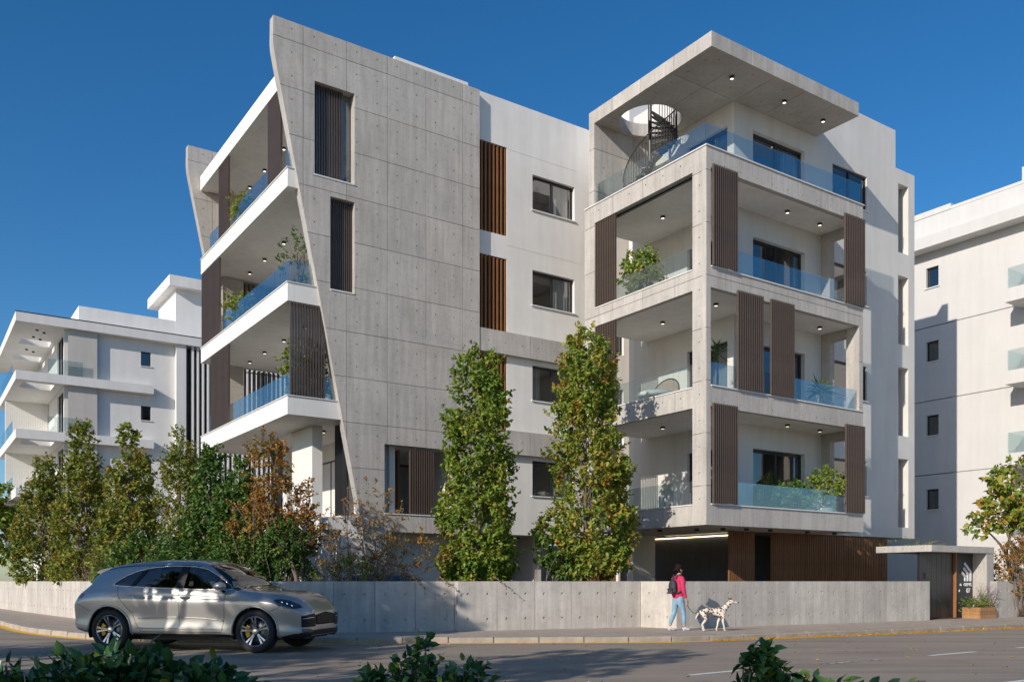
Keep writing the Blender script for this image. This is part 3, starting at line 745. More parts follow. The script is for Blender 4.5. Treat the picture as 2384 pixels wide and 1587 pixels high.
# slatted screens of the right wing
for k, a, b in ((2, 19.14, 20.14), (2, 25.22, 26.26), (1, 20.16, 21.26), (1, 21.62, 22.68), (0, 19.14, 20.14), (0, 25.27, 26.26)):
    louver(B, fv(RV - 0.10), a, b, S[k] + 0.04, S[k + 1] - SOF + 0.09, 12, 'bronze_slat', w=0.034, dpt=0.07)
for k in (1, 2):
    louver(B, fu(RU + 0.02), 21.98, RVE - 0.54, S[k] + 0.04, S[k + 1] - SOF - 0.01, 12, 'bronze_slat', w=0.034, dpt=0.07)
louver(B, fu(RU + 0.02), 22.0, RVE - 0.54, S[0] + 0.04, S[1] - SOF - 0.01, 12, 'bronze_slat', w=0.034, dpt=0.07)
box('screen_track', 'dark_frame', B, RU + 0.19, RU + 0.26, RV + 0.54, RVE - 0.53, S[3] - SOF - 0.06, S[3] - SOF)
for k in range(3):
    for u, v in ((20.4, 19.0), (20.4, 21.3), (23.4, 18.75), (25.1, 18.8)): downlight(B, u, v, S[k + 1] - SOF + 0.003)
# spiral stair up through the canopy
st = MB().tube([(hc[0], hc[1], S[3] - 0.31), (hc[0], hc[1], z_(16.5))], 0.065, 10).build('spiral_stair', 'black_metal', B)
nst, zb0 = 18, S[3] - 0.31
a0 = R(150); da = R(13.5)
for i in range(nst):
    a = a0 + da * i; zt = zb0 + 0.19 * (i + 1)
    P = []
    for z in (zt - 0.05, zt):
        for r, aa in ((0.06, -R(10)), (0.90, -R(9)), (0.90, R(9)), (0.06, R(10))):
            P.append((hc[0] + r * math.cos(a + aa), hc[1] + r * math.sin(a + aa), z))
    MB().add(P, [(0, 3, 2, 1), (4, 5, 6, 7)] + [(k, (k + 1) % 4, (k + 1) % 4 + 4, k + 4) for k in range(4)]).build('tread', 'black_metal', st)
    for q in (R(6.75), 0):
        x, y = hc[0] + 0.88 * math.cos(a + q), hc[1] + 0.88 * math.sin(a + q)
        dz = 0.19 * (q / da)
        MB().tube([(x, y, zt - 0.04), (x, y, zt + 0.95 + dz)], 0.013, 5).build('baluster', 'black_metal', st)
hp = [(hc[0] + 0.88 * math.cos(a0 + da * t), hc[1] + 0.88 * math.sin(a0 + da * t), zb0 + 0.19 * (t + 1) + 0.95) for t in [i * 0.25 for i in range(-2, 4 * nst - 2)]]
MB().tube(hp, 0.022, 6).build('handrail', 'black_metal', st)
sp = [(hc[0] + 0.88 * math.cos(a0 + da * t), hc[1] + 0.88 * math.sin(a0 + da * t), zb0 + 0.19 * (t + 1) - 0.08) for t in [i * 0.25 for i in range(-2, 4 * nst - 2)]]
MB().tube(sp, 0.03, 5).build('stringer', 'black_metal', st)
# ground floor of the right wing
box('pier', 'grey_render', B, 20.9, 21.95, 23.3, 23.6, 0.12, S[0] - SOF)
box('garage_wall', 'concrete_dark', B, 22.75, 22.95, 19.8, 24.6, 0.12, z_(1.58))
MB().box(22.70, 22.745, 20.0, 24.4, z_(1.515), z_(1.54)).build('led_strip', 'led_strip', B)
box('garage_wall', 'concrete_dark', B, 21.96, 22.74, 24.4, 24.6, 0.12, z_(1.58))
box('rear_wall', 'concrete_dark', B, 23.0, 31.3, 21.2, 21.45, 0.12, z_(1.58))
for a, b, n in ((21.55, 22.72, 13), (23.55, 29.95, 66)):
    louver(B, fv(19.5), a, b, 0.12, z_(1.585), n, 'wood', w=0.05, dpt=0.07, name='slat_screen')
for u, v in ((19.6, 20.6), (20.6, 18.9), (20.2, 19.6), (21.3, 18.6), (22.4, 18.6), (24.2, 18.6), (25.6, 18.6)): downlight(B, u, v, S[0] - SOF + 0.003, lit=False)

# ------------------------------------------------------------ building on the left, across the side street
LB = grid_root('apartment_building', 8.0, 57.0, 0.0, 'pale three storey apartment block with overhanging roof and skylight slots, behind the left trees', 'building')
B = LB
def slab_holes(name, mat, u0, u1, v0, v1, z0, z1, holes):
    plate(fz(z0), rect(u0, u1, v0, v1), [rect(*h) for h in holes], t=z1 - z0, back=True).build(name, mat, B)
WF = 56.0; FV = 55.5
wl = [(11.64, 12.2, z_(12.69 - 3.2 * k), z_(13.53 - 3.2 * k)) for k in range(4)]
plate(fv(WF), rect(7.55, 14.15, 0, z_(14.2)), [rect(*w) for w in wl], t=0.25).build('wall', 'pale_render', B)
for w in wl: window(B, fv(WF), *w, mull=(), rec=0.06, room=1.5)
dl = [rect(56.25, 58.6, z_(11.5 - 3.2 * k), z_(14.0 - 3.2 * k)) for k in range(4)]
plate(fu(7.55), rect(WF + 0.251, 70, 0, z_(14.2)), dl, t=0.25).build('wall', 'pale_render', B)
for k in range(4): window(B, fu(7.55), 56.25, 58.6, z_(11.5 - 3.2 * k), z_(14.0 - 3.2 * k), sill=False, room=1.6, rec=0.08)
box('pilaster', 'pale_render', B, 13.57, 14.14, WF - 0.35, WF - 0.002, 0, z_(14.17))
box('wall', 'pale_render', B, 14.16, 30, WF + 0.3, WF + 0.5, 0, z_(14.2))
box('curtain_glass', 'dark_frame', B, 14.2, 24, WF + 0.2, WF + 0.28, 0, z_(14.1))
louver(B, fv(WF - 0.3), 14.5, 24.0, 0.0, z_(14.17), 32, 'white_paint', w=0.11, dpt=0.3, name='sunshade_fins')
slab_holes('roof_slab', 'pale_render', 5.11, 30, FV, 70, z_(14.17), z_(14.68), [(5.75, 7.35, 59.4, 60.8), (5.75, 7.35, 63.8, 65.2)])
box('roof_edge', 'dark_frame', B, 5.09, 30, FV - 0.02, FV + 0.1, z_(14.682), z_(14.72))
for k in range(3):
    zt = z_(11.5 - 3.2 * k)
    slab_holes('balcony_slab', 'pale_render', 5.11, 7.54, FV, 66, zt - 0.5, zt, [(5.5, 7.1, 56.1, 57.9)])
    box('ledge', 'pale_render', B, 7.545, 12.26, FV, WF - 0.003, zt - 0.5, zt - 0.002)
    panes(B, fv(FV + 0.05), [6.67, 7.6, 8.46], zt, zt + 0.85)
    panes(B, fu(5.2), tri_grid(58.5, 65.5, 1.4), zt, zt + 0.85)
    # ribbed screen wall at the end of the balcony
    louver(B, fv(62.5), 5.2, 7.5, zt - 3.2, zt - 0.505, 24, 'white_paint', w=0.085, dpt=0.05, name='ribbed_screen')
    box('screen_back', 'white_paint', B, 5.2, 7.5, 62.56, 62.7, zt - 3.2, zt - 0.506)
for v in (56.9, 58.6, 62.0): 
    for k in range(2): downlight(B, 6.3 + 0.4 * k, v + 0.4 * k, z_(14.17), lit=False)
box('parapet_block', 'pale_render', B, 8.6, 30, 58.0, 68, z_(14.685), z_(16.2))
box('roof_tower', 'white_paint', B, 14.1, 20, 57.99, 62.5, z_(14.69), z_(18.2))
box('tower_roof', 'white_render', B, 13.6, 21, 57.4, 63.4, z_(18.2), z_(18.85))
box('body', 'grey_render', B, 10.2, 30, 58.6, 70, 0, z_(14.1))

# ------------------------------------------------------------ white building on the right
RB = grid_root('apartment_building', 39.0, 20.0, 0.0, 'plain white apartment block with small square windows, right of the gate', 'building')
B = RB
zr_ = lambda r: z_(r * 39 / 38)
rw = [(22.83, 23.43, zr_(13.1 - 3.3 * k), zr_(14.0 - 3.3 * k)) for k in range(4)]
cutz = [0.0, zr_(4.75), zr_(8.05), zr_(11.35), zr_(16.3)]
for a, b in zip(cutz[:-1], cutz[1:]):
    ops = [rect(*w) for w in rw if w[2] > a and w[3] < b]
    plate(fu(39), rect(10, 32, a + 0.02, b - 0.02), ops, t=0.25).build('wall', 'cream_render', B)
box('wall_core', 'grey_render', B, 39.06, 39.24, 24.0, 32, 0, zr_(16.2)); box('wall_core', 'grey_render', B, 39.06, 39.24, 10, 22.2, 0, zr_(16.2))
for w in rw: window(B, fu(39), *w, mull=(), rec=0.12, room=1.4, sill_out=0.06)
box('cornice', 'cream_render', B, 38.25, 38.998, 10, 32, zr_(14.67), zr_(15.17))
box('parapet', 'cream_render', B, 38.99, 39.3, 10, 22.25, zr_(16.29), zr_(16.42)); box('parapet', 'cream_render', B, 38.98, 39.3, 22.252, 32, zr_(16.3), zr_(16.55))
box('roof_block', 'cream_render', B, 39.3, 41, 10, 19.3, zr_(16.3), zr_(17.1))
box('roof', 'grey_render', B, 39.25, 47, 10, 32, zr_(15.6), zr_(15.9))
for k in range(4):
    s = zr_(11.72 - 3.3 * k)
    box('balcony_slab', 'cream_render', B, 37.6, 38.997, 12, 19.15, s - 0.55, s)
    panes(B, fv(19.05), [37.65, 38.98], s, s + 0.85); panes(B, fu(37.65), [14, 16.2, 19.04], s, s + 0.85)
box('plinth', 'cream_render', B, 38.85, 38.998, 10, 21.3, 0, zr_(1.9))
box('body', 'grey_render', B, 41, 47, 10.1, 31.9, 0, zr_(15.59))

# ------------------------------------------------------------ boundary wall
ORG[:] = [0, 0, 0]
BW = root('boundary_wall', (0, 0, SWZ), 0, 'long low board-marked concrete boundary wall along the pavement', 'wall')
ORG[2] = SWZ
WT = EYE - 0.012
def wall_run(p, q, holes=True, pan=1.05, ends=0):
    L = math.hypot(q[0] - p[0], q[1] - p[1]); n = max(1, round(L / pan)); f = fl(p, q)
    ss = [L * i / n for i in range(n + 1)]
    hs = [((i + 0.5) * L / (2 * n), z) for i in range(2 * n) for z in (EYE - 0.32, EYE - 0.95)] if holes else []
    panels(BW, f, rect(0, L, SWZ - 0.04, WT), [], ss, [SWZ - 0.3, WT + 0.2], hs, mat='concrete_wall', gap=0.012, t=0.025, core_t=0.2, hr=0.034)
    P = [f(s, z, d) for z in (WT, WT + 0.010) for s, d in ((0, 0.0), (L, 0.0), (L, 0.226), (0, 0.226))]
    MB().add(P, [(0, 3, 2, 1), (4, 5, 6, 7)] + [(k, (k + 1) % 4, (k + 1) % 4 + 4, k + 4) for k in range(4)]).build('wall_top', 'concrete_wall', BW)
WALL = [(-27.0, 45.5), (-20.7, 37.5), (-8.8, 22.75), (-4.3, 21.62), (-1.44, 22.42), (-1.34, 22.26), (3.48, 24.3), (4.32, 23.52), (13.3, 28.55)]
for a, b in zip(WALL[:-1], WALL[1:]): wall_run(a, b)
WR = root('boundary_wall', (16.6, 30.6, SWZ), 0, 'short stretch of concrete boundary wall right of the entrance gate', 'wall')
BWk = BW; BW = WR; ORG[:] = [16.6, 30.6, SWZ]
wall_run((16.45, 30.45), (24.0, 35.4)); BW = BWk
# soil behind the wall
sheet('garden_soil', 'soil', [(-20.4, 37.6), (-8.6, 23.0), (-4.2, 21.9), (-1.2, 22.7), (3.5, 24.6), (4.5, 23.9), (13.3, 28.9), (24, 36), (24, 58), (-20, 58)], SWZ + 0.02)

# ------------------------------------------------------------ entrance gate
G = grid_root('entrance_gate', 29.0, 16.6, SWZ, 'concrete entrance canopy with dark door, house sign and pier', 'gate')
cz0, cz1 = z_(0.95), z_(1.16)
def panel_box(name, mat, u0, u1, v0, v1, z0, z1, nh):
    box(name, mat, G, u0 + 0.03, u1, v0 + 0.03, v1, z0, z1)
    plate(fv(v0), rect(u0, u1, z0, z1), [], [(u0 + (u1 - u0) * (i + 0.5) / nh, (z0 + z1) / 2) for i in range(nh)], t=0.029, hr=0.028).build(name + '_face', mat, G)
    plate(fu(u0), rect(v0 + 0.03, v1, z0, z1), [], [(v0 + (v1 - v0) * (i + 0.5) / 3, (z0 + z1) / 2) for i in range(3)], t=0.029, hr=0.028).build(name + '_face', mat, G)
panel_box('canopy', 'concrete', 27.15, 30.95, 16.12, 18.1, cz0, cz1, 5)
box('pier', 'concrete', G, 30.53, 30.95, 16.14, 17.4, SWZ, cz0 - 0.001)
plate(fu(30.5), rect(16.14, 17.4, SWZ, cz0 - 0.001), [], [(16.4, z_(0.45)), (16.9, z_(0.7))], t=0.029).build('pier_face', 'concrete', G)
door = box('door', 'dark_frame', G, 27.32, 29.3, 16.66, 16.72, SWZ + 0.01, cz0 - 0.002)
for i in range(14):
    box('door_board', 'dark_frame', door, 27.33 + 0.1405 * i, 27.33 + 0.1405 * i + 0.134, 16.645 - 0.003 * (i % 2), 16.659, SWZ + 0.02, cz0 - 0.01)
box('door_handle', 'black_metal', door, 27.72, 27.76, 16.56, 16.60, z_(-0.35), z_(-0.12)); box('lock_plate', 'black_metal', door, 27.70, 27.80, 16.60, 16.64, z_(-0.45), z_(-0.05))
box('intercom', 'dark_frame', G, 27.62, 27.74, 16.60, 16.642, z_(0.08), z_(0.28))
box('door_jamb', 'wood', G, 29.34, 29.40, 16.56, 16.75, SWZ + 0.005, cz0 - 0.002)
plain('sign_plate', (0.05, 0.05, 0.052), 0.6)
plain('sign_white', (0.75, 0.75, 0.73), 0.4)
sgn = box('sign_panel', 'sign_plate', G, 29.45, 30.495, 16.62, 16.68, SWZ + 0.005, cz0 - 0.003)
def stroke(pts, w=0.042):
    mb = MB()
    for (a, b), (c, d) in zip(pts[:-1], pts[1:]):
        dx, dz = c - a, d - b; L = math.hypot(dx, dz); nx, nz = -dz / L * w, dx / L * w
        ex, ez = dx / L * w * 0.4, dz / L * w * 0.4
        P = []
        for y in (16.585, 16.615):
            P += [(a + nx - ex, y, b + nz - ez), (a - nx - ex, y, b - nz - ez), (c - nx + ex, y, d - nz + ez), (c + nx + ex, y, d + nz + ez)]
        mb.add(P, [(0, 1, 2, 3), (7, 6, 5, 4)] + [(k, k + 4, (k + 1) % 4 + 4, (k + 1) % 4) for k in range(4)])
    mb.build('logo_stroke', 'sign_white', sgn)
for k, (x, top, run) in enumerate(((29.98, 0.30, 0.20), (30.14, 0.44, 0.26), (30.32, 0.60, 0.38))):
    stroke([(x, z_(0.02)), (x, z_(top - run * 0.75)), (x - run, z_(top))])
def text(name, body, size, u, v, z, parent, mat):
    cu = bpy.data.curves.new(name, 'FONT'); cu.body = body; cu.size = size; cu.extrude = 0.008; cu.align_x = 'CENTER'
    t = bpy.data.objects.new(name, cu); COL.objects.link(t); bpy.context.view_layer.update()
    me = bpy.data.meshes.new_from_object(t.evaluated_get(bpy.context.evaluated_depsgraph_get())); bpy.data.objects.remove(t)
    me.materials.clear(); me.materials.append(MATS[mat])
    o = link(name, me, parent, (u - ORG[0], v - ORG[1], z - ORG[2])); o.rotation_euler = (R(90), 0, 0); return o
text('lettering', 'ORNIS', 0.17, 30.14, 16.60, z_(-0.17), sgn, 'sign_white'); text('house_number', '07', 0.24, 30.18, 16.60, z_(-0.40), sgn, 'sign_white')
box('doorbell', 'sill_stone', sgn, 29.68, 29.76, 16.60, 16.619, z_(-0.16), z_(-0.08)); box('doorbell', 'sill_stone', sgn, 29.62, 29.66, 16.60, 16.619, z_(-0.36), z_(-0.28))
# planter in front of the sign
PL = grid_root('planter_box', 29.95, 16.15, SWZ, 'low wooden planter box in front of the gate sign', 'planter')
for i in range(3):
    z0 = SWZ + 0.002 + 0.125 * i
    box('plank', 'planter_wood', PL, 29.43, 30.45, 15.78, 15.81, z0, z0 + 0.12); box('plank', 'planter_wood', PL, 29.43, 29.46, 15.812, 16.40, z0, z0 + 0.12)
    box('plank', 'planter_wood', PL, 30.42, 30.45, 15.812, 16.40, z0, z0 + 0.12); box('plank', 'planter_wood', PL, 29.462, 30.418, 16.37, 16.40, z0, z0 + 0.12)
box('earth', 'soil', PL, 29.462, 30.418, 15.812, 16.368, SWZ + 0.01, SWZ + 0.33)
# ------------------------------------------------------------ cars
def car_paint(name, col, flake):
    m, nt, b = base_mat(name); v = coords(nt)
    c = ramp(nt, noise_n(nt, v, 900, 2), [(0.35, sc(col, 1 - flake)), (0.65, sc(col, 1 + flake))])
    nt.links.new(c, b.inputs['Base Color']); b.inputs['Metallic'].default_value = 0.55; b.inputs['Roughness'].default_value = 0.36
    b.inputs['Coat Weight'].default_value = 1.0; b.inputs['Coat Roughness'].default_value = 0.02
car_paint('paint_silver', (0.40, 0.385, 0.365), 0.10)
car_paint('paint_dark', (0.02, 0.03, 0.045), 0.1)
plain('rubber', (0.018, 0.018, 0.018), 0.75, var=0.2, scale=20)
plain('plastic', (0.012, 0.012, 0.013), 0.5, spec=0.3)
plain('chrome', (0.75, 0.74, 0.72), 0.15, metal=1.0, var=0.02)
plain('alloy', (0.45, 0.45, 0.46), 0.25, metal=0.9, var=0.05)
plain('alloy_dark', (0.05, 0.05, 0.055), 0.4, metal=0.6)
plain('brake_disc', (0.22, 0.21, 0.20), 0.4, metal=0.9)
plain('caliper_yellow', (0.75, 0.42, 0.02), 0.4)
plain('tail_red', (0.28, 0.008, 0.012), 0.12, coat=1)
plain('amber', (0.6, 0.16, 0.02), 0.2)
plain('upholstery', (0.05, 0.045, 0.042), 0.7)
plain('headlamp_inner', (0.09, 0.10, 0.13), 0.25, metal=0.6)
def hermite(xs, ys, x):
    xs = np.array(xs, float); ys = np.array(ys, float)
    d = np.diff(ys) / np.diff(xs); m = np.empty_like(ys); m[0], m[-1] = d[0], d[-1]
    for i in range(1, len(ys) - 1):
        m[i] = 0 if d[i - 1] * d[i] <= 0 else 2 * d[i - 1] * d[i] / (d[i - 1] + d[i])
    i = np.clip(np.searchsorted(xs, x) - 1, 0, len(xs) - 2); h = xs[i + 1] - xs[i]; t = np.clip((x - xs[i]) / h, 0, 1)
    return (2*t**3-3*t**2+1)*ys[i] + (t**3-2*t**2+t)*h*m[i] + (-2*t**3+3*t**2)*ys[i+1] + (t**3-t**2)*h*m[i+1]
def car_shell():
    N = 230
    X = np.concatenate([np.linspace(-3.96, -3.6, 26)[:-1], np.linspace(-3.6, 0.6, N)[:-1], np.linspace(0.6, 0.95, 34)])
    ztop = hermite([-3.96, -3.92, -3.85, -3.72, -3.58, -3.42, -3.25, -2.9, -2.4, -1.9, -1.5, -1.15, -0.95, -0.6, -0.28, -0.1, 0.3, 0.6, 0.8, 0.9, 0.95],
                   [0.99, 1.05, 1.11, 1.20, 1.33, 1.47, 1.545, 1.615, 1.67, 1.69, 1.685, 1.65, 1.595, 1.385, 1.165, 1.125, 1.10, 1.055, 0.965, 0.87, 0.80], X)
    zbelt = hermite([-3.96, -3.8, -3.5, -2.9, -2.0, -1.0, -0.45, -0.1, 0.3, 0.6, 0.8, 0.95],
                    [0.95, 1.03, 1.12, 1.165, 1.125, 1.095, 1.085, 1.075, 1.04, 0.97, 0.88, 0.74], X)
    w = hermite([-3.96, -3.92, -3.85, -3.7, -3.4, -2.9, -2.2, -1.4, -0.7, 0.0, 0.4, 0.65, 0.8, 0.88, 0.93, 0.95],
                [0.66, 0.76, 0.84, 0.915, 0.965, 0.99, 0.965, 0.955, 0.965, 0.985, 0.965, 0.915, 0.845, 0.775, 0.69, 0.62], X)
    wb = hermite([-3.96, -3.7, -3.4, -2.9, -2.0, -0.6, -0.1, 0.4, 0.8, 0.95], [0.58, 0.80, 0.87, 0.90, 0.905, 0.90, 0.87, 0.80, 0.66, 0.52], X)
    wr = hermite([-3.96, -3.7, -3.45, -2.9, -2.0, -1.1, -0.6, -0.2, 0.2, 0.7, 0.95], [0.5, 0.57, 0.61, 0.655, 0.675, 0.66, 0.68, 0.74, 0.70, 0.56, 0.42], X)
    zb = hermite([-3.96, -3.8, -3.4, -2.4, -0.5, 0.5, 0.85, 0.95], [0.44, 0.36, 0.30, 0.275, 0.275, 0.25, 0.25, 0.30], X)
    rows = []
    for i in range(len(X)):
        zt, zl, W_, b_ = ztop[i], zbelt[i], w[i], wb[i]
        # side flanks: a slight waist between the wheels, arches swell over them
        swell = math.exp(-((X[i] - 0.0) / 0.5) ** 2) + math.exp(-((X[i] + 2.895) / 0.55) ** 2)
        waist = 1 - 0.022 * (1 - min(1, swell))
        g = max(zt - zl, 0.02)
        zr = zl + g * (0.80 if g > 0.3 else 0.62)
        cp = np.array([(0.80 * W_, zb[i]), (0.945 * W_, zb[i] + 0.035), (0.975 * W_, zb[i] + 0.13), (W_ * waist * 0.985, zb[i] * 0.45 + zl * 0.55 - 0.13), (W_, zl * 0.78 + 0.02), (W_ * 0.975, zl - 0.115),
                       (b_ + 0.012, zl - 0.018), (b_ * 0.5 + wr[i] * 0.5 + 0.016, (zl + zr) / 2), (wr[i], zr), (wr[i] * 0.80, zr + (zt - zr) * 0.62), (wr[i] * 0.45, zt - (zt - zr) * 0.12), (0, zt)])
        pts = []; n = len(cp)
        for s in range(n - 1):
            p0, p1, p2, p3 = cp[max(s - 1, 0)], cp[s], cp[s + 1], cp[min(s + 2, n - 1)]
            if s == n - 2: p3 = np.array((-p1[0], p1[1]))
            for k in range(7):
                t = k / 7
                pts.append(0.5 * (2 * p1 + (p2 - p0) * t + (2 * p0 - 5 * p1 + 4 * p2 - p3) * t * t + (3 * p1 - p0 - 3 * p2 + p3) * t ** 3))
        pts.append(cp[-1]); rows.append(pts)
    rows = np.array(rows)                                  # stations x section x (y, z)
    X = np.where(X < -2.9, -2.9 + (X + 2.9) * 0.84, X)     # short rear overhang
    X = np.where(X > 0.3, 0.3 + (X - 0.3) * 0.93, X)
    ns, m = rows.shape[:2]
    V = []; 
    for i in range(ns):
        for k in range(m): V.append((X[i], -rows[i, k, 0], rows[i, k, 1]))
        for k in range(m - 2, -1, -1): V.append((X[i], rows[i, k, 0], rows[i, k, 1]))
    M = 2 * m - 1; F = []
    for i in range(ns - 1):
        for k in range(M - 1):
            a = i * M + k; F.append((a, a + 1, a + M + 1, a + M))
    # rounded end caps: shrinking rings
    for end, sgn in ((0, -1), (ns - 1, 1)):
        base = [V[end * M + k] for k in range(M)]; c = Vector((base[0][0], 0, sum(p[2] for p in base) / M)); prev = [end * M + k for k in range(M)]
        for f, dx in ((0.9, 0.012), (0.72, 0.022), (0.45, 0.028), (0.15, 0.03)):
            cur = []
            for p in base:
                q = c + (Vector(p) - c) * f; cur.append(len(V)); V.append((base[0][0] + sgn * dx, q.y, q.z))
            for k in range(M): F.append((prev[k], prev[(k + 1) % M], cur[(k + 1) % M], cur[k]))
            prev = cur
        F.append(tuple(prev))
    return V, F
SHELL = car_shell()
BVH = BVHTree.FromPolygons(SHELL[0], [tuple(f) for f in SHELL[1]])
WHEELS = ((0.0, 0.385), (-2.895, 0.385))
DLO = [(-2.86, 1.205), (-2.78, 1.285), (-2.62, 1.385), (-2.42, 1.465), (-2.1, 1.525), (-1.7, 1.555), (-1.3, 1.54), (-1.05, 1.49), (-0.85, 1.395), (-0.6, 1.235), (-0.47, 1.13), (-0.9, 1.125), (-1.6, 1.14), (-2.2, 1.16), (-2.7, 1.185)]
WSH = [(-1.03, -0.60), (-0.99, -0.3), (-0.98, 0), (-0.99, 0.3), (-1.03, 0.60), (-0.60, 0.76), (-0.36, 0.845), (-0.25, 0.6), (-0.205, 0.3), (-0.195, 0), (-0.205, -0.3), (-0.25, -0.6), (-0.36, -0.845), (-0.60, -0.76)]
def snap(p, poly, lim):
    best = None; bd = lim
    for i in range(len(poly)):
        a = Vector(poly[i]); b = Vector(poly[(i + 1) % len(poly)]); ab = b - a
        t = max(0, min(1, (Vector(p) - a).dot(ab) / ab.length_squared)); q = a + ab * t; d = (Vector(p) - q).length
        if d < bd: bd = d; best = q
    return best
def car_body():
    V, F = SHELL; V = [list(p) for p in V]
    circ = [[(cx + 0.435 * math.cos(t), cz + 0.435 * math.sin(t)) for t in np.linspace(0, 2 * math.pi, 60, endpoint=False)] for cx, cz in WHEELS]
    for p in V:
        if abs(p[1]) > 0.55:
            for poly in circ + [DLO]:
                if poly is DLO and p[2] < 1.05: continue
                q = snap((p[0], p[2]), poly, 0.013)
                if q: p[0], p[2] = q.x, q.y; break
        if p[2] > 1.05 and -1.2 < p[0] < 0:
            q = snap((p[0], p[1]), WSH, 0.016)
            if q and not inside((p[0], p[2]), DLO): p[0], p[1] = q.x, q.y
    body = []; side = []; wind = []
    for f in F:
        c = [sum(V[i][k] for i in f) / len(f) for k in range(3)]
        if abs(c[1]) > 0.5 and any((c[0] - a) ** 2 + (c[2] - b) ** 2 < 0.433 ** 2 for a, b in WHEELS): continue
        if abs(c[1]) > 0.45 and c[2] > 1.1 and inside((c[0], c[2]), DLO): side.append(f); continue
        if c[2] > 1.08 and inside((c[0], c[1]), WSH): wind.append(f); continue
        body.append(f)
    return V, body, side, wind
CB = car_body()
def sub_mesh(V, F, name, mat, shift=0.0):
    idx = {}; vs = []; fs = []
    for f in F:
        g = []
        for i in f:
            if i not in idx:
                idx[i] = len(vs); p = V[i]
                vs.append((p[0], p[1] * (1 - shift), p[2] - shift * 0.4))
            g.append(idx[i])
        fs.append(tuple(g))
    m = MB(L0); m.v = vs; m.f = fs
    return m.mesh(name, mat, smooth=True)
def ray(proj, a, b):
    if proj == 'side': return BVH.ray_cast(Vector((a, -3, b)), Vector((0, 1, 0)))
    if proj == 'front': return BVH.ray_cast(Vector((3, a, b)), Vector((-1, 0, 0)))
    if proj == 'rear': return BVH.ray_cast(Vector((-6, a, b)), Vector((1, 0, 0)))
    return BVH.ray_cast(Vector((a, b, 3)), Vector((0, 0, -1)))
def patch(name, mat, poly, proj, off, parent, mirror=True, step=0.02, sub=None):
    xs = [p[0] for p in poly]; ys = [p[1] for p in poly]; pts = []; n = len(poly)
    dense = []
    for i in range(n):
        a = Vector(poly[i]); b = Vector(poly[(i + 1) % n]); k = max(1, int((b - a).length / step))
        dense += [tuple(a + (b - a) * j / k) for j in range(k)]
    pts = [Vector(p) for p in dense]; ed = [(i, (i + 1) % len(dense)) for i in range(len(dense))]
    x = min(xs) + step / 2
    while x < max(xs):
        y = min(ys) + step / 2
        while y < max(ys):
            if inside((x, y), poly) and edge_dist((x, y), poly) > step * 0.5: pts.append(Vector((x, y)))
            y += step
        x += step
    V, E, F, _, _, _ = delaunay_2d_cdt(pts, ed, [], 1, 1e-5)
    P = []; ok = []
    for p in V:
        h = ray(proj, p.x, p.y)
        if h[0] is None: P.append((0, 0, 0)); ok.append(False); continue
        nn = h[1]
        if proj == 'side' and nn.y > 0 or proj == 'front' and nn.x < 0 or proj == 'rear' and nn.x > 0 or proj == 'top' and nn.z < 0: nn = -nn
        q = h[0] + nn * off; P.append(tuple(q)); ok.append(True)
    F = [tuple(f) for f in F if all(ok[i] for i in f)]
    objs = []
    for s in ((1, -1) if mirror else (1,)):
        m = MB(L0); m.add([(p[0], p[1] * s, p[2]) for p in P], F); objs.append(m.build(name, mat, parent, smooth=True))
    return objs
def seam(name, mat, line, proj, off, r, parent, mirror=True, n=5):
    pts = []
    for (a, b), (c, d) in zip(line[:-1], line[1:]):
        k = max(1, int(math.hypot(c - a, d - b) / 0.03))
        pts += [(a + (c - a) * j / k, b + (d - b) * j / k) for j in range(k)]
    pts.append(line[-1]); out = []
    for p in pts:
        h = ray(proj, *p)
        if h[0] is not None:
            nn = h[1]
            if proj == 'side' and nn.y > 0 or proj == 'front' and nn.x < 0: nn = -nn
            out.append(h[0] + nn * off)
    if len(out) > 1:
        for s in ((1, -1) if mirror else (1,)):
            MB(L0).tube([(q.x, q.y * s, q.z) for q in out], r, n).build(name, mat, parent, smooth=True)
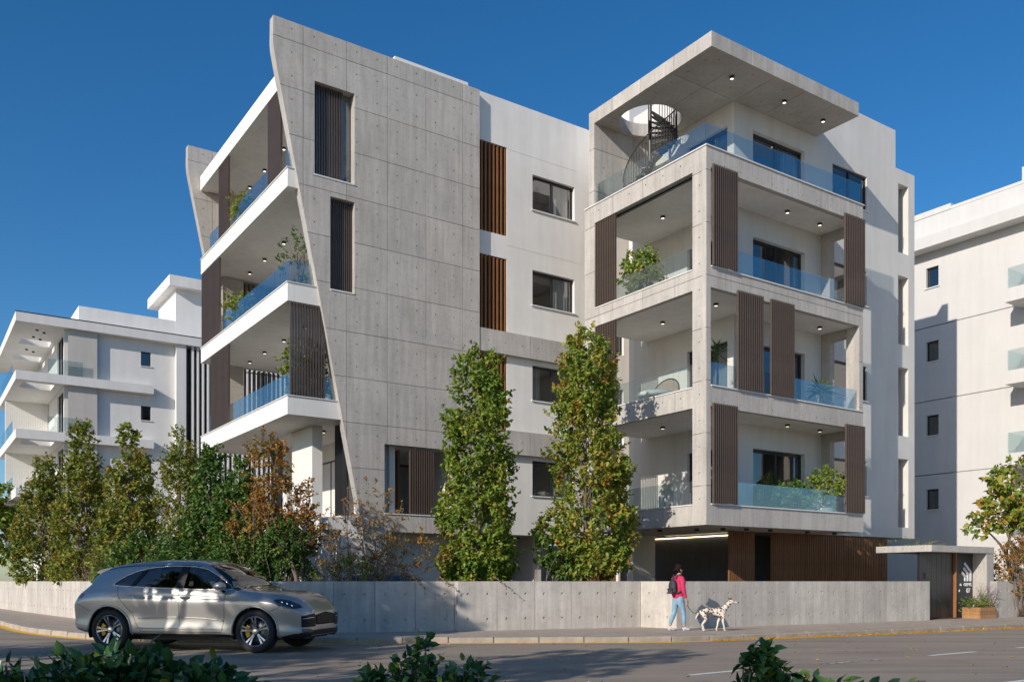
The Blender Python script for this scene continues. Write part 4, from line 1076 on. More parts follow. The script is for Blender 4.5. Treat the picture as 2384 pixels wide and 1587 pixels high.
def make_car(label, loc, yaw, scale, paint, detail=True):
    C = root('parked_car', loc, yaw, label, 'car'); C.scale = (scale,) * 3
    V, bf, sf, wf = CB
    link('body', sub_mesh(V, bf, 'body', paint), C)
    link('side_glass', sub_mesh(V, [f for f in sf if V[f[0]][1] < 0], 'side_glass', 'car_glass', 0.006), C)
    link('side_glass', sub_mesh(V, [f for f in sf if V[f[0]][1] >= 0], 'side_glass', 'car_glass', 0.006), C)
    link('windscreen', sub_mesh(V, wf, 'windscreen', 'car_glass', 0.004), C)
    # cabin
    cab = MB(L0); cab.box(-3.3, -0.15, -0.82, 0.82, 0.30, 0.98); cab.build('cabin_tub', 'upholstery', C)
    for sx in (-1.25, -2.25):
        for sy in (-0.38, 0.38):
            m = MB(L0); m.tube([(sx, sy, 0.9), (sx - 0.12, sy, 1.2), (sx - 0.17, sy, 1.32)], [0.2, 0.17, 0.1], 8); m.tube([(sx - 0.18, sy, 1.34), (sx - 0.2, sy, 1.47)], [0.1, 0.08], 8); m.build('seat', 'upholstery', C, True)
    MB(L0).box(-0.72, -0.3, -0.78, 0.78, 0.9, 1.03).build('dashboard', 'upholstery', C)
    MB(L0).tube([(-0.78 - 0.05 * math.sin(t), 0.38 + 0.18 * math.cos(t), 1.05 + 0.17 * math.sin(t)) for t in np.linspace(0, 6.283, 20)], 0.016, 5).build('steering_wheel', 'plastic', C, True)
    MB(L0).box(-0.9, -0.25, -0.8, 0.8, 0.2, 0.9).box(-3.4, -0.9, -0.7, 0.7, 0.2, 0.5).box(-0.3, 0.75, -0.5, 0.5, 0.24, 0.8).build('underbody', 'plastic', C)
    if not detail: return C
    for cx, cz in WHEELS:
        for s in (-1, 1):
            # arch liner and flared lip
            m = MB(L0); A = np.linspace(-0.35, math.pi + 0.35, 26)
            for j, t in enumerate(A):
                for r, y in ((0.445, 0.94), (0.445, 0.60)):
                    m.v.append((cx + r * math.cos(t), s * y, cz + r * math.sin(t)))
                if j: b = 2 * j; m.f.append((b - 2, b - 1, b + 1, b))
            m.build('wheel_arch_liner', 'plastic', C, True)
            lip = []
            for t in A:
                for rr in (0.442,):
                    h = BVH.ray_cast(Vector((cx + rr * math.cos(t), -3, cz + rr * math.sin(t))), Vector((0, 1, 0)))
                    if h[0] is not None: lip.append((h[0].x, h[0].y * -s if s > 0 else h[0].y, h[0].z))
            if len(lip) > 2: MB(L0).tube(lip, 0.02, 6).build('arch_lip', paint, C, True)
            y0 = s * 0.72; yo = s * 0.965
            def prof(pr): return [(r, yo - s * d) for r, d in pr]
            ty = MB(L0).lathe(prof([(0.265, 0.02), (0.29, 0.0), (0.335, 0.0), (0.368, 0.02), (0.382, 0.055), (0.385, 0.12), (0.382, 0.22), (0.365, 0.26), (0.29, 0.27), (0.265, 0.25)]), (cx, 0, cz), 48, 'y', False).build('wheel', 'rubber', C, True)
            m = MB(L0).lathe(prof([(0.272, 0.012), (0.262, 0.006), (0.252, 0.014), (0.246, 0.06), (0.244, 0.2)]), (cx, 0, cz), 48, 'y', False)
            for q in range(5):
                for dl in (-0.155, 0.155):
                    t = math.pi / 2 + q * 2 * math.pi / 5 + (0.3 if cx else 0.1); r0, r1 = 0.055, 0.252
                    a0, a1 = t + dl * 0.62, t + dl
                    pts = []
                    for (r, a, wd, dd) in ((r0, a0, 0.017, 0.055), (0.16, (a0 + a1) / 2, 0.0165, 0.03), (r1, a1, 0.022, 0.016)):
                        ca, sa = math.cos(a), math.sin(a)
                        for off, de in ((-wd, dd + 0.028), (-wd * 0.8, dd), (wd * 0.8, dd), (wd, dd + 0.028)):
                            pts.append((cx + ca * r - sa * off, yo - s * de, cz + sa * r + ca * off))
                    m.add(pts, [(i * 4 + k, i * 4 + k + 1, i * 4 + k + 5, i * 4 + k + 4) for i in range(2) for k in range(3)])
            m.lathe(prof([(0.0001, 0.03), (0.045, 0.032), (0.062, 0.045), (0.07, 0.08)]), (cx, 0, cz), 24, 'y', False)
            m.build('rim', 'alloy', ty)
            MB(L0).lathe(prof([(0.05, 0.12), (0.235, 0.12), (0.243, 0.14)]), (cx, 0, cz), 32, 'y', False).build('wheel_well', 'alloy_dark', ty, True)
            MB(L0).lathe(prof([(0.08, 0.105), (0.19, 0.105), (0.192, 0.112)]), (cx, 0, cz), 32, 'y', False).build('brake_disc', 'brake_disc', ty, True)
            cal = MB(L0); sg = 1 if cx else 1
            for j, t in enumerate(np.linspace(math.pi - 0.62, math.pi + 0.62, 9)):
                for r, de in ((0.125, 0.09), (0.13, 0.068), (0.205, 0.066), (0.212, 0.09)):
                    cal.v.append((cx + r * math.cos(t), yo - s * de, cz + r * math.sin(t)))
                if j:
                    b = 4 * j
                    for k in range(3): cal.f.append((b - 4 + k, b - 3 + k, b + 1 + k, b + k))
            cal.build('brake_caliper', 'caliper_yellow', ty)
            bm_ = MB(L0).lathe(prof([(0.0001, 0.026), (0.03, 0.028)]), (cx, 0, cz), 16, 'y', False).build('hub_cap', 'chrome', ty)
    # window surround, pillars, seams
    for a_ in (-1, 1): seam('screen_pillar', 'plastic', [(-1.04, a_ * 0.60), (-0.60, a_ * 0.765), (-0.37, a_ * 0.85)], 'top', 0.002, 0.014, C, mirror=False)
    seam('window_trim', 'chrome', DLO + [DLO[0]], 'side', 0.002, 0.009, C)
    for p, q in (((-1.50, 1.14), (-1.47, 1.55)), ((-1.42, 1.135), (-1.40, 1.552))):
        pass
    patch('door_pillar', 'plastic', [(-1.60, 1.135), (-1.42, 1.13), (-1.41, 1.556), (-1.55, 1.56)], 'side', 0.004, C, step=0.03)
    patch('quarter_pillar', 'plastic', [(-2.52, 1.165), (-2.43, 1.162), (-2.20, 1.515), (-2.30, 1.49)], 'side', 0.004, C, step=0.03)
    patch('mirror_corner', 'plastic', [(-0.78, 1.122), (-0.72, 1.122), (-0.72, 1.33), (-0.78, 1.36)], 'side', 0.003, C, step=0.03)
    for ln in ([(-1.505, 1.13), (-1.49, 0.9), (-1.49, 0.5), (-1.50, 0.36), (-0.66, 0.36), (-0.60, 0.55), (-0.585, 0.8), (-0.57, 1.05), (-0.50, 1.12)],
               [(-1.50, 0.36), (-2.25, 0.36), (-2.36, 0.52), (-2.42, 0.68), (-2.62, 0.90), (-2.72, 1.05), (-2.74, 1.18)],
               [(-1.45, 1.55), (-1.49, 1.13)]):
        seam('door_seam', 'plastic', ln, 'side', -0.001, 0.0045, C)
    seam('bumper_seam', 'plastic', [(0.30, 0.74), (0.44, 0.80), (0.52, 0.86)], 'side', -0.001, 0.004, C)
    seam('bumper_seam', 'plastic', [(-3.30, 0.72), (-3.45, 0.80), (-3.62, 0.87)], 'side', -0.001, 0.004, C)
    seam('fuel_flap', 'plastic', [(-2.98, 0.93), (-2.80, 0.94), (-2.80, 1.05), (-2.98, 1.05), (-2.98, 0.93)], 'side', -0.002, 0.003, C, mirror=False)
    seam('side_crease', paint, [(-2.30, 0.60), (-1.6, 0.625), (-1.0, 0.61), (-0.62, 0.57)], 'side', 0.0, 0.012, C)
    seam('side_crease', paint, [(-2.35, 0.42), (-1.5, 0.425), (-0.62, 0.42)], 'side', 0.0, 0.010, C)
    seam('shoulder_line', paint, [(-2.7, 0.965), (-1.8, 0.955), (-1.0, 0.945), (-0.5, 0.94)], 'side', -0.003, 0.008, C)
    patch('sill_cladding', 'plastic', [(-2.42, 0.282), (-0.48, 0.282), (-0.48, 0.325), (-2.42, 0.325)], 'side', 0.006, C)
    for hx in (-1.72 - 0.55, -0.75 - 0.62):
        h = ray('side', hx, 0.985)[0]
        for s in (1, -1):
            MB(L0).tube([(h.x - 0.10, (h.y - 0.004) * s, h.z - 0.004), (h.x - 0.07, (h.y - 0.03) * s, h.z), (h.x + 0.07, (h.y - 0.03) * s, h.z), (h.x + 0.10, (h.y - 0.004) * s, h.z - 0.004)], [0.012, 0.017, 0.017, 0.012], 8).build('door_handle', paint, C, True)
    # mirrors
    for s in (-1, 1):
        m = MB(L0); pr = []
        for j in range(9):
            t = j / 8; rr = math.sin(math.pi * min(0.98, 0.12 + 0.8 * t)) ** 0.5
            pr.append((t, rr))
        rows = 12
        for t, rr in pr:
            for k in range(rows):
                a = 2 * math.pi * k / rows
                m.v.append((-0.60 + 0.20 * (t - 0.55) + 0.0 * math.cos(a), s * (1.06 + 0.105 * rr * math.cos(a)), 1.185 + 0.078 * rr * math.sin(a)))
        for j in range(8):
            for k in range(rows):
                a = j * rows + k; b = j * rows + (k + 1) % rows; m.f.append((a, b, b + rows, a + rows))
        m.f.append(tuple(range(rows))); m.f.append(tuple(range(8 * rows, 9 * rows)))
        mi = m.build('wing_mirror', paint, C, True)
        MB(L0).tube([(-0.62, s * 0.89, 1.085), (-0.61, s * 0.96, 1.10), (-0.60, s * 1.03, 1.13)], [0.03, 0.026, 0.03], 8).build('mirror_stalk', 'plastic', mi, True)
    # lamps and grille
    patch('headlamp_housing', 'headlamp_inner', [(0.36, 0.945), (0.46, 0.955), (0.60, 0.925), (0.745, 0.86), (0.80, 0.80), (0.70, 0.785), (0.55, 0.80), (0.43, 0.85)], 'side', 0.004, C)
    patch('headlamp_lens', 'lamp_glass', [(0.35, 0.95), (0.46, 0.962), (0.60, 0.932), (0.75, 0.866), (0.81, 0.797), (0.70, 0.778), (0.55, 0.793), (0.42, 0.845)], 'side', 0.012, C)
    for hx, hz in ((0.50, 0.895), (0.585, 0.868), (0.665, 0.835)):
        h = ray('side', hx, hz)[0]
        for s_ in (1, -1): MB(L0).lathe([(0.026, -0.012), (0.028, 0.004), (0.02, 0.006), (0.0001, 0.0)], (h.x, (h.y - 0.006) * s_, h.z), 14, 'y', False).build('lamp_projector', 'chrome', C, True)
    patch('side_marker', 'amber', [(0.37, 0.92), (0.40, 0.905), (0.45, 0.845), (0.43, 0.85)], 'side', 0.008, C, step=0.01)
    patch('bonnet_seam', 'plastic', [(0.05, 0.70), (0.45, 0.62), (0.44, 0.614), (0.05, 0.692)], 'top', 0.002, C, step=0.03)
    patch('side_intake', 'plastic', [(0.44, 0.46), (0.78, 0.46), (0.80, 0.66), (0.46, 0.70), (0.40, 0.6)], 'front', 0.004, C)
    patch('centre_grille', 'plastic', [(-0.38, 0.50), (0.38, 0.50), (0.40, 0.66), (0.0, 0.70), (-0.40, 0.66)], 'front', 0.004, C, mirror=False)
    for zc in (0.52, 0.565, 0.61, 0.65):
        seam('grille_bar', 'alloy_dark', [(-0.385, zc), (-0.2, zc), (0, zc + 0.004), (0.2, zc), (0.385, zc)], 'front', 0.009, 0.007, C, mirror=False)
    seam('grille_frame', 'plastic', [(-0.39, 0.5), (0.39, 0.5), (0.41, 0.66), (0, 0.71), (-0.41, 0.66), (-0.39, 0.5)], 'front', 0.006, 0.010, C, mirror=False)
    seam('light_strip', 'chrome', [(0.47, 0.625), (0.62, 0.622), (0.77, 0.61)], 'front', 0.012, 0.008, C)
    for zc in (0.50, 0.55): seam('intake_bar', 'alloy_dark', [(0.45, zc), (0.6, zc), (0.78, zc)], 'front', 0.009, 0.007, C)
    patch('lower_lip', 'plastic', [(-0.78, 0.285), (0.78, 0.285), (0.80, 0.36), (0.5, 0.40), (-0.5, 0.40), (-0.80, 0.36)], 'front', 0.006, C, mirror=False)
    patch('fog_lamp', 'headlamp_inner', [(0.52, 0.365), (0.78, 0.372), (0.77, 0.425), (0.56, 0.42)], 'front', 0.007, C)
    patch('front_spoiler', 'plastic', [(0.47, 0.25), (0.80, 0.255), (0.93, 0.31), (0.93, 0.36), (0.70, 0.345), (0.47, 0.29)], 'side', 0.006, C)
    patch('tail_lamp', 'tail_red', [(-3.765, 1.03), (-3.50, 1.06), (-3.44, 1.04), (-3.50, 0.97), (-3.775, 0.955)], 'side', 0.006, C)
    patch('rear_reflector', 'tail_red', [(-3.755, 0.565), (-3.62, 0.56), (-3.62, 0.535), (-3.755, 0.54)], 'side', 0.005, C)
    # roof spoiler
    m = MB(L0)
    for y in np.linspace(-0.62, 0.62, 13):
        k = 1 - 0.25 * (y / 0.62) ** 2
        h0 = BVH.ray_cast(Vector((-3.12, y, 3)), Vector((0, 0, -1)))[0]
        z0 = h0.z
        m.v += [(-3.12, y, z0 + 0.004), (-3.33 - 0.07 * k, y, z0 - 0.045), (-3.33 - 0.07 * k, y, z0 - 0.07), (-3.24, y, z0 - 0.10)]
    m.f += [(4 * i + k, 4 * i + (k + 1) % 4, 4 * i + 4 + (k + 1) % 4, 4 * i + 4 + k) for i in range(12) for k in range(4)]
    m.f += [(0, 1, 2, 3), (48, 51, 50, 49)]
    m.build('roof_spoiler', paint, C)
    seam('roof_rail', 'plastic', [(-3.1, 0.645), (-2.0, 0.69), (-1.2, 0.66)], 'top', 0.004, 0.010, C)
    return C
CS = 1.067
yaw = math.atan2(-0.61, 2.98)
# near-side front wheel stands at (-4.87, 16.96): the axle centre lies half a track further away
fx, fy = -4.87 - math.sin(yaw) * 0.95 * CS, 16.96 + math.cos(yaw) * 0.95 * CS
make_car('silver-grey SUV parked at the kerb, seen from its side', (fx, fy, 0.0), yaw, CS, 'paint_silver')
dx, dy = -1.95, 26.9
make_car('dark car standing behind the boundary wall, only its roof showing', (dx, dy, -0.02), R(8), 0.98, 'paint_dark', detail=False)
# ------------------------------------------------------------ person, dog, bag, leash
plain('skin', (0.50, 0.30, 0.22), 0.55, var=0.06)
plain('hair', (0.016, 0.011, 0.009), 0.85, var=0.3, scale=60, bmp=0.5, bscale=90, spec=0.1)
plain('sweater', (0.55, 0.03, 0.10), 0.85, var=0.1, scale=12, bmp=0.3, bscale=30)
plain('denim', (0.22, 0.36, 0.47), 0.85, var=0.25, scale=7, bmp=0.3, bscale=40)
plain('shoe_white', (0.7, 0.7, 0.7), 0.5, var=0.08)
plain('shoe_sole', (0.35, 0.35, 0.37), 0.6)
plain('bag_fabric', (0.03, 0.034, 0.045), 0.7, var=0.2, scale=10, bmp=0.3, bscale=50)
plain('leash_cord', (0.03, 0.022, 0.018), 0.6)
def skin(name, nodes, edges, mat, parent, rootn=0, sub=2, wrinkle=0.0):
    me = bpy.data.meshes.new(name); ids = list(nodes)
    me.from_pydata([nodes[k][:3] for k in ids], [(ids.index(a), ids.index(b)) for a, b in edges], [])
    o = bpy.data.objects.new(name, me); COL.objects.link(o)
    o.modifiers.new('Skin', 'SKIN'); s2 = o.modifiers.new('Sub', 'SUBSURF'); s2.levels = s2.render_levels = sub
    for i, k in enumerate(ids):
        r = nodes[k][3]; me.skin_vertices[0].data[i].radius = r if isinstance(r, tuple) else (r, r)
        me.skin_vertices[0].data[i].use_root = (k == (rootn or ids[0]))
    bpy.context.view_layer.update()
    m2 = bpy.data.meshes.new_from_object(o.evaluated_get(bpy.context.evaluated_depsgraph_get()))
    bpy.data.objects.remove(o); m2.name = name; m2.materials.clear(); m2.materials.append(MATS[mat])
    if wrinkle:
        for v in m2.vertices:
            n = noise.noise(v.co * 14) * wrinkle + noise.noise(v.co * 30) * wrinkle * 0.5
            v.co += v.normal * n
    m2.polygons.foreach_set('use_smooth', [True] * len(m2.polygons))
    return link(name, m2, parent)
PX, PY = 4.16, 22.45
PE = root('person', (PX, PY, SWZ), R(28), 'person in pink sweater and light jeans walking a dog along the pavement', 'person')
# local frame: x ahead, y to the left, height about 1.63 m
k = 0.955
def S_(d): return {a: (b[0] * k, b[1] * k, b[2] * k, (tuple(x * k for x in b[3]) if isinstance(b[3], tuple) else b[3] * k)) for a, b in d.items()}
hand = {'wr': (0.10, -0.215, 0.80, 0.027), 'pm': (0.118, -0.218, 0.735, (0.036, 0.022)), 'kn': (0.125, -0.218, 0.69, (0.036, 0.02))}
body = S_({'head_top': (0.035, 0, 1.685, 0.045), 'head': (0.03, 0, 1.61, (0.088, 0.078)), 'jaw': (0.055, -0.012, 1.53, (0.062, 0.055)), 'neck': (0.005, 0, 1.455, 0.052), 'chest': (-0.01, 0, 1.30, 0.09),
        'shr': (0.0, -0.15, 1.36, 0.05), 'elr': (0.0, -0.215, 1.06, 0.035), 'wr': (0.085, -0.22, 0.83, 0.026), 'pm': (0.11, -0.22, 0.765, (0.036, 0.022)), 'kn': (0.12, -0.22, 0.715, (0.034, 0.019)),
        'shl': (0.0, 0.15, 1.36, 0.05), 'ell': (-0.03, 0.21, 1.06, 0.035), 'wl': (0.05, 0.215, 0.83, 0.026), 'pml': (0.07, 0.215, 0.765, (0.036, 0.022)), 'knl': (0.075, 0.215, 0.715, (0.034, 0.019)),
        'hip': (0, 0, 0.92, 0.11), 'hr': (0.0, -0.09, 0.84, 0.08), 'knr': (0.10, -0.095, 0.48, 0.05), 'anr': (0.12, -0.10, 0.10, 0.036), 'hl': (0, 0.09, 0.84, 0.08), 'knl2': (-0.05, 0.095, 0.48, 0.05), 'anl': (-0.20, 0.10, 0.12, 0.036)})
bed = [('head_top', 'head'), ('head', 'jaw'), ('jaw', 'neck'), ('neck', 'chest'), ('chest', 'hip'), ('chest', 'shr'), ('shr', 'elr'), ('elr', 'wr'), ('wr', 'pm'), ('pm', 'kn'), ('chest', 'shl'), ('shl', 'ell'), ('ell', 'wl'), ('wl', 'pml'), ('pml', 'knl'),
       ('hip', 'hr'), ('hr', 'knr'), ('knr', 'anr'), ('hip', 'hl'), ('hl', 'knl2'), ('knl2', 'anl')]
bo = skin('body', body, bed, 'skin', PE, 'hip')
for sy, bx in ((-1, 0.12), (1, 0.075)):       # fingers, four and a thumb, curled
    for i in range(4):
        y = sy * 0.22; x = bx - 0.026 + 0.0175 * i; L = (0.05, 0.058, 0.056, 0.045)[i]
        f = S_({'a': (x, y, 0.735, 0.0095), 'b': (x + 0.002, y, 0.735 - L, 0.009), 'c': (x + 0.004, y - sy * 0.018, 0.735 - L - 0.024, 0.008), 'd': (x + 0.004, y - sy * 0.040, 0.735 - L - 0.018, 0.007)})
        skin('finger', f, [('a', 'b'), ('b', 'c'), ('c', 'd')], 'skin', bo, 'a', 1)
    f = S_({'a': (bx + 0.02, sy * 0.215, 0.785, 0.011), 'b': (bx + 0.05, sy * 0.205, 0.745, 0.010), 'c': (bx + 0.052, sy * 0.195, 0.705, 0.008)})
    skin('thumb', f, [('a', 'b'), ('b', 'c')], 'skin', bo, 'a', 1)
# face towards the right: nose, ears, eyes, mouth
skin('nose', S_({'a': (0.105, -0.022, 1.60, 0.010), 'b': (0.125, -0.026, 1.575, 0.015), 'c': (0.11, -0.023, 1.562, 0.012)}), [('a', 'b'), ('b', 'c')], 'skin', bo, 'a', 1)
for sy in (-1, 1):
    skin('ear', S_({'a': (0.02, sy * 0.083, 1.61, (0.012, 0.02)), 'b': (0.015, sy * 0.088, 1.58, (0.01, 0.016)), 'c': (0.022, sy * 0.083, 1.555, 0.009)}), [('a', 'b'), ('b', 'c')], 'skin', bo, 'a', 1)
    MB(L0).lathe([(0.0001, -0.012), (0.010, -0.006), (0.012, 0), (0.010, 0.006), (0.0001, 0.012)], (0.098 * k, (sy * 0.032 - 0.018) * k, 1.612 * k), 10).build('eye', 'hair', bo)
MB(L0).tube([(0.108 * k, -0.045 * k, 1.532 * k), (0.116 * k, -0.02 * k, 1.530 * k), (0.112 * k, 0.006 * k, 1.532 * k)], 0.006, 6).build('mouth', 'sweater', bo)
hr_ = skin('hair', S_({'a0': (-0.058, 0.0, 1.515, (0.030, 0.018)), 'a': (-0.052, 0.0, 1.555, (0.066, 0.04)), 'b': (-0.028, 0, 1.63, (0.092, 0.082)), 'c': (0.03, 0, 1.690, (0.084, 0.06)), 'd': (0.09, -0.01, 1.705, (0.055, 0.035)), 'e': (0.118, -0.012, 1.685, (0.03, 0.015))}), [('a0', 'a'), ('a', 'b'), ('b', 'c'), ('c', 'd'), ('d', 'e')], 'hair', PE, 'b', 2, 0.014)
sw = skin('sweater', S_({'neck': (0.002, 0, 1.435, 0.070), 'chest': (-0.005, 0, 1.32, (0.155, 0.118)), 'mid': (0.0, 0, 1.13, (0.150, 0.115)), 'hem': (0.0, 0, 0.86, (0.162, 0.130)), 'hem2': (0.0, 0, 0.84, (0.160, 0.128)),
        'shr': (0.0, -0.165, 1.365, 0.078), 'elr': (-0.01, -0.225, 1.08, 0.062), 'wr': (0.075, -0.222, 0.855, 0.045), 'shl': (0.0, 0.165, 1.365, 0.078), 'ell': (-0.03, 0.222, 1.08, 0.062), 'wl': (0.045, 0.218, 0.855, 0.045)}),
     [('neck', 'chest'), ('chest', 'mid'), ('mid', 'hem'), ('hem', 'hem2'), ('chest', 'shr'), ('shr', 'elr'), ('elr', 'wr'), ('chest', 'shl'), ('shl', 'ell'), ('ell', 'wl')], 'sweater', PE, 'chest', 2, 0.007)
je = skin('jeans', S_({'waist': (0, 0, 0.96, (0.140, 0.115)), 'hip': (-0.01, 0, 0.86, (0.150, 0.125)), 'hr': (0.02, -0.092, 0.76, 0.098), 'knr': (0.10, -0.095, 0.48, 0.066), 'cfr': (0.115, -0.10, 0.30, 0.060), 'anr': (0.12, -0.10, 0.15, 0.052),
        'hl': (-0.01, 0.092, 0.76, 0.098), 'knl': (-0.05, 0.095, 0.48, 0.066), 'cfl': (-0.13, 0.098, 0.30, 0.06), 'anl': (-0.195, 0.10, 0.165, 0.052)}),
     [('waist', 'hip'), ('hip', 'hr'), ('hr', 'knr'), ('knr', 'cfr'), ('cfr', 'anr'), ('hip', 'hl'), ('hl', 'knl'), ('knl', 'cfl'), ('cfl', 'anl')], 'denim', PE, 'hip', 2, 0.008)
for n_, (ax, ay) in (('r', (0.12, -0.10)), ('l', (-0.20, 0.10))):
    s = skin('shoe', S_({'heel': (ax - 0.04, ay, 0.050, (0.044, 0.044)), 'ank': (ax, ay, 0.085, 0.046), 'mid': (ax + 0.075, ay, 0.048, (0.050, 0.042)), 'toe': (ax + 0.17, ay, 0.038, (0.046, 0.032))}), [('heel', 'ank'), ('ank', 'mid'), ('mid', 'toe')], 'shoe_white', PE, 'ank', 2)
    skin('sole', S_({'heel': (ax - 0.05, ay, 0.016, (0.050, 0.02)), 'mid': (ax + 0.06, ay, 0.016, (0.054, 0.02)), 'toe': (ax + 0.185, ay, 0.016, (0.048, 0.019))}), [('heel', 'mid'), ('mid', 'toe')], 'shoe_sole', s, 'mid', 1)
bag = root('backpack', (PX, PY, SWZ + 0.001), R(28), 'dark grey rucksack worn on the back of the person in pink', 'bag')
bg_ = skin('sack', S_({'b': (-0.185, 0, 1.00, (0.145, 0.075)), 'm': (-0.205, 0, 1.13, (0.145, 0.085)), 't': (-0.175, 0, 1.29, (0.10, 0.065)), 'tt': (-0.15, 0, 1.36, (0.05, 0.035))}), [('b', 'm'), ('m', 't'), ('t', 'tt')], 'bag_fabric', bag, 'm', 2, 0.006)
for sy in (-1, 1):
    MB(L0).tube([tuple(c * k for c in p) for p in [(-0.15, sy * 0.05, 1.36), (-0.08, sy * 0.085, 1.465), (0.02, sy * 0.10, 1.458), (0.10, sy * 0.115, 1.38), (0.135, sy * 0.12, 1.25), (0.10, sy * 0.145, 1.12), (-0.04, sy * 0.165, 1.03), (-0.16, sy * 0.12, 0.99)]], 0.016, 6).build('strap', 'bag_fabric', bag, True)
skin('front_pocket', S_({'a': (-0.262, 0, 0.985, (0.09, 0.03)), 'b': (-0.275, 0, 1.04, (0.095, 0.034)), 'c': (-0.268, 0, 1.10, (0.08, 0.026))}), [('a', 'b'), ('b', 'c')], 'bag_fabric', bag, 'b', 2, 0.003)
# dog
def spots():
    m, nt, b = base_mat('dog_coat'); v = coords(nt)
    vo = nd(nt, 'ShaderNodeTexVoronoi'); vo.inputs['Scale'].default_value = 17; vo.inputs['Randomness'].default_value = 0.85
    nt.links.new(v, vo.inputs['Vector'])
    f = ramp(nt, vo.outputs['Distance'], [(0.40, (1, 1, 1)), (0.46, (0, 0, 0))])
    tc = nd(nt, 'ShaderNodeTexCoord'); sx = nd(nt, 'ShaderNodeSeparateXYZ'); nt.links.new(tc.outputs['Object'], sx.inputs[0])
    h = ramp(nt, sx.outputs[2], [(0.27, (0, 0, 0)), (0.33, (1, 1, 1))])
    c2 = ramp(nt, vo.outputs['Color'], [(0.3, (0.05, 0.022, 0.012)), (0.7, (0.16, 0.06, 0.025))])
    nt.links.new(mix(nt, mix(nt, 1.0, f, h, 'MULTIPLY'), (0.70, 0.62, 0.52), c2), b.inputs['Base Color']); b.inputs['Roughness'].default_value = 0.8
spots()
DX, DY = 5.0, 22.25
DG = root('dog', (DX, DY, SWZ), R(8), 'white dog with brown spots on a leash, beside the boundary wall', 'dog')
dn = {'chest': (0.20, 0, 0.46, (0.085, 0.115)), 'mid': (0.02, 0, 0.485, (0.08, 0.10)), 'loin': (-0.14, 0, 0.52, (0.07, 0.08)), 'rump': (-0.28, 0, 0.52, (0.075, 0.085)), 'wither': (0.27, 0, 0.55, (0.06, 0.085)), 'neck': (0.38, 0, 0.66, (0.048, 0.06)), 'head': (0.46, 0, 0.745, (0.055, 0.058)), 'muz': (0.555, 0, 0.715, (0.034, 0.034)), 'nose': (0.625, 0, 0.70, (0.026, 0.025)),
      'tl1': (-0.36, 0, 0.49, 0.03), 'tl2': (-0.42, 0, 0.40, 0.022), 'tl3': (-0.465, 0, 0.31, 0.012)}
de = [('rump', 'loin'), ('loin', 'mid'), ('mid', 'chest'), ('chest', 'wither'), ('wither', 'neck'), ('neck', 'head'), ('head', 'muz'), ('muz', 'nose'), ('rump', 'tl1'), ('tl1', 'tl2'), ('tl2', 'tl3')]
for s, fo, ho in ((-1, 0.02, 0.02), (1, -0.09, 0.10)):
    sn = 'r' if s < 0 else 'l'
    dn.update({sn + 'f0': (0.22, s * 0.075, 0.37, 0.045), sn + 'f1': (0.20 + fo * 0.6, s * 0.078, 0.24, 0.030), sn + 'f2': (0.22 + fo, s * 0.078, 0.13, 0.020), sn + 'f3': (0.22 + fo * 1.4, s * 0.078, 0.035, 0.018), sn + 'f4': (0.255 + fo * 1.4, s * 0.078, 0.018, 0.02),
               sn + 'h0': (-0.27, s * 0.07, 0.42, 0.062), sn + 'h1': (-0.23 + ho * 0.7, s * 0.08, 0.30, 0.042), sn + 'h2': (-0.345 + ho * 0.9, s * 0.08, 0.175, 0.022), sn + 'h3': (-0.325 + ho * 1.1, s * 0.08, 0.04, 0.018), sn + 'h4': (-0.29 + ho * 1.1, s * 0.08, 0.018, 0.02)})
    de += [('chest', sn + 'f0'), (sn + 'f0', sn + 'f1'), (sn + 'f1', sn + 'f2'), (sn + 'f2', sn + 'f3'), (sn + 'f3', sn + 'f4'), ('rump', sn + 'h0'), (sn + 'h0', sn + 'h1'), (sn + 'h1', sn + 'h2'), (sn + 'h2', sn + 'h3'), (sn + 'h3', sn + 'h4')]
db = skin('body', dn, de, 'dog_coat', DG, 'loin', 2)
plain('dog_brown', (0.16, 0.065, 0.03), 0.8); 
for s in (-1, 1):
    skin('ear', {'a': (0.43, s * 0.045, 0.785, (0.028, 0.012)), 'b': (0.42, s * 0.066, 0.81, (0.026, 0.01)), 'c': (0.40, s * 0.078, 0.835, (0.01, 0.006))}, [('a', 'b'), ('b', 'c')], 'dog_brown', DG, 'a', 1)
    MB(L0).lathe([(0.0001, -0.01), (0.009, -0.004), (0.009, 0.004), (0.0001, 0.01)], (0.507, s * 0.040, 0.758), 8).build('eye', 'hair', DG)
MB(L0).lathe([(0.0001, -0.018), (0.016, -0.008), (0.017, 0.006), (0.0001, 0.016)], (0.648, 0, 0.708), 10).build('nose', 'hair', DG)
MB(L0).tube([(0.345 + 0.052 * 0.75 * math.cos(t), 0.052 * math.sin(t), 0.632 - 0.062 * 0.6 * math.cos(t)) for t in np.linspace(0, 6.283, 14)], 0.010, 5, False).build('collar', 'leash_cord', DG, True)
pm = PE.matrix_basis @ Vector((0.115 * k, -0.225 * k, 0.70 * k)); 
dgx = Matrix.Translation(DG.location) @ Matrix.Rotation(R(8), 4, 'Z')
dh = dgx @ Vector((0.345, 0.055, 0.632)); hr2 = dgx @ Vector((-0.30, 0.13, 0.50)); 
pmw = Matrix.Translation(PE.location) @ Matrix.Rotation(R(28), 4, 'Z') @ Vector((0.125 * k, -0.205 * k, 0.675 * k))
lp = spline([tuple(pmw), tuple((pmw + hr2) / 2 + Vector((0, 0, -0.12))), tuple(hr2), tuple((hr2 + dh) / 2 + Vector((0, 0.04, 0.0))), tuple(dh)], 10)
le = MB(tuple(pmw)).tube(lp, 0.008, 6).build('leash', 'leash_cord', None, True); le.location = pmw
tag(le, 'thin dark leash running from the hand of the person in pink to the spotted dog', 'leash')
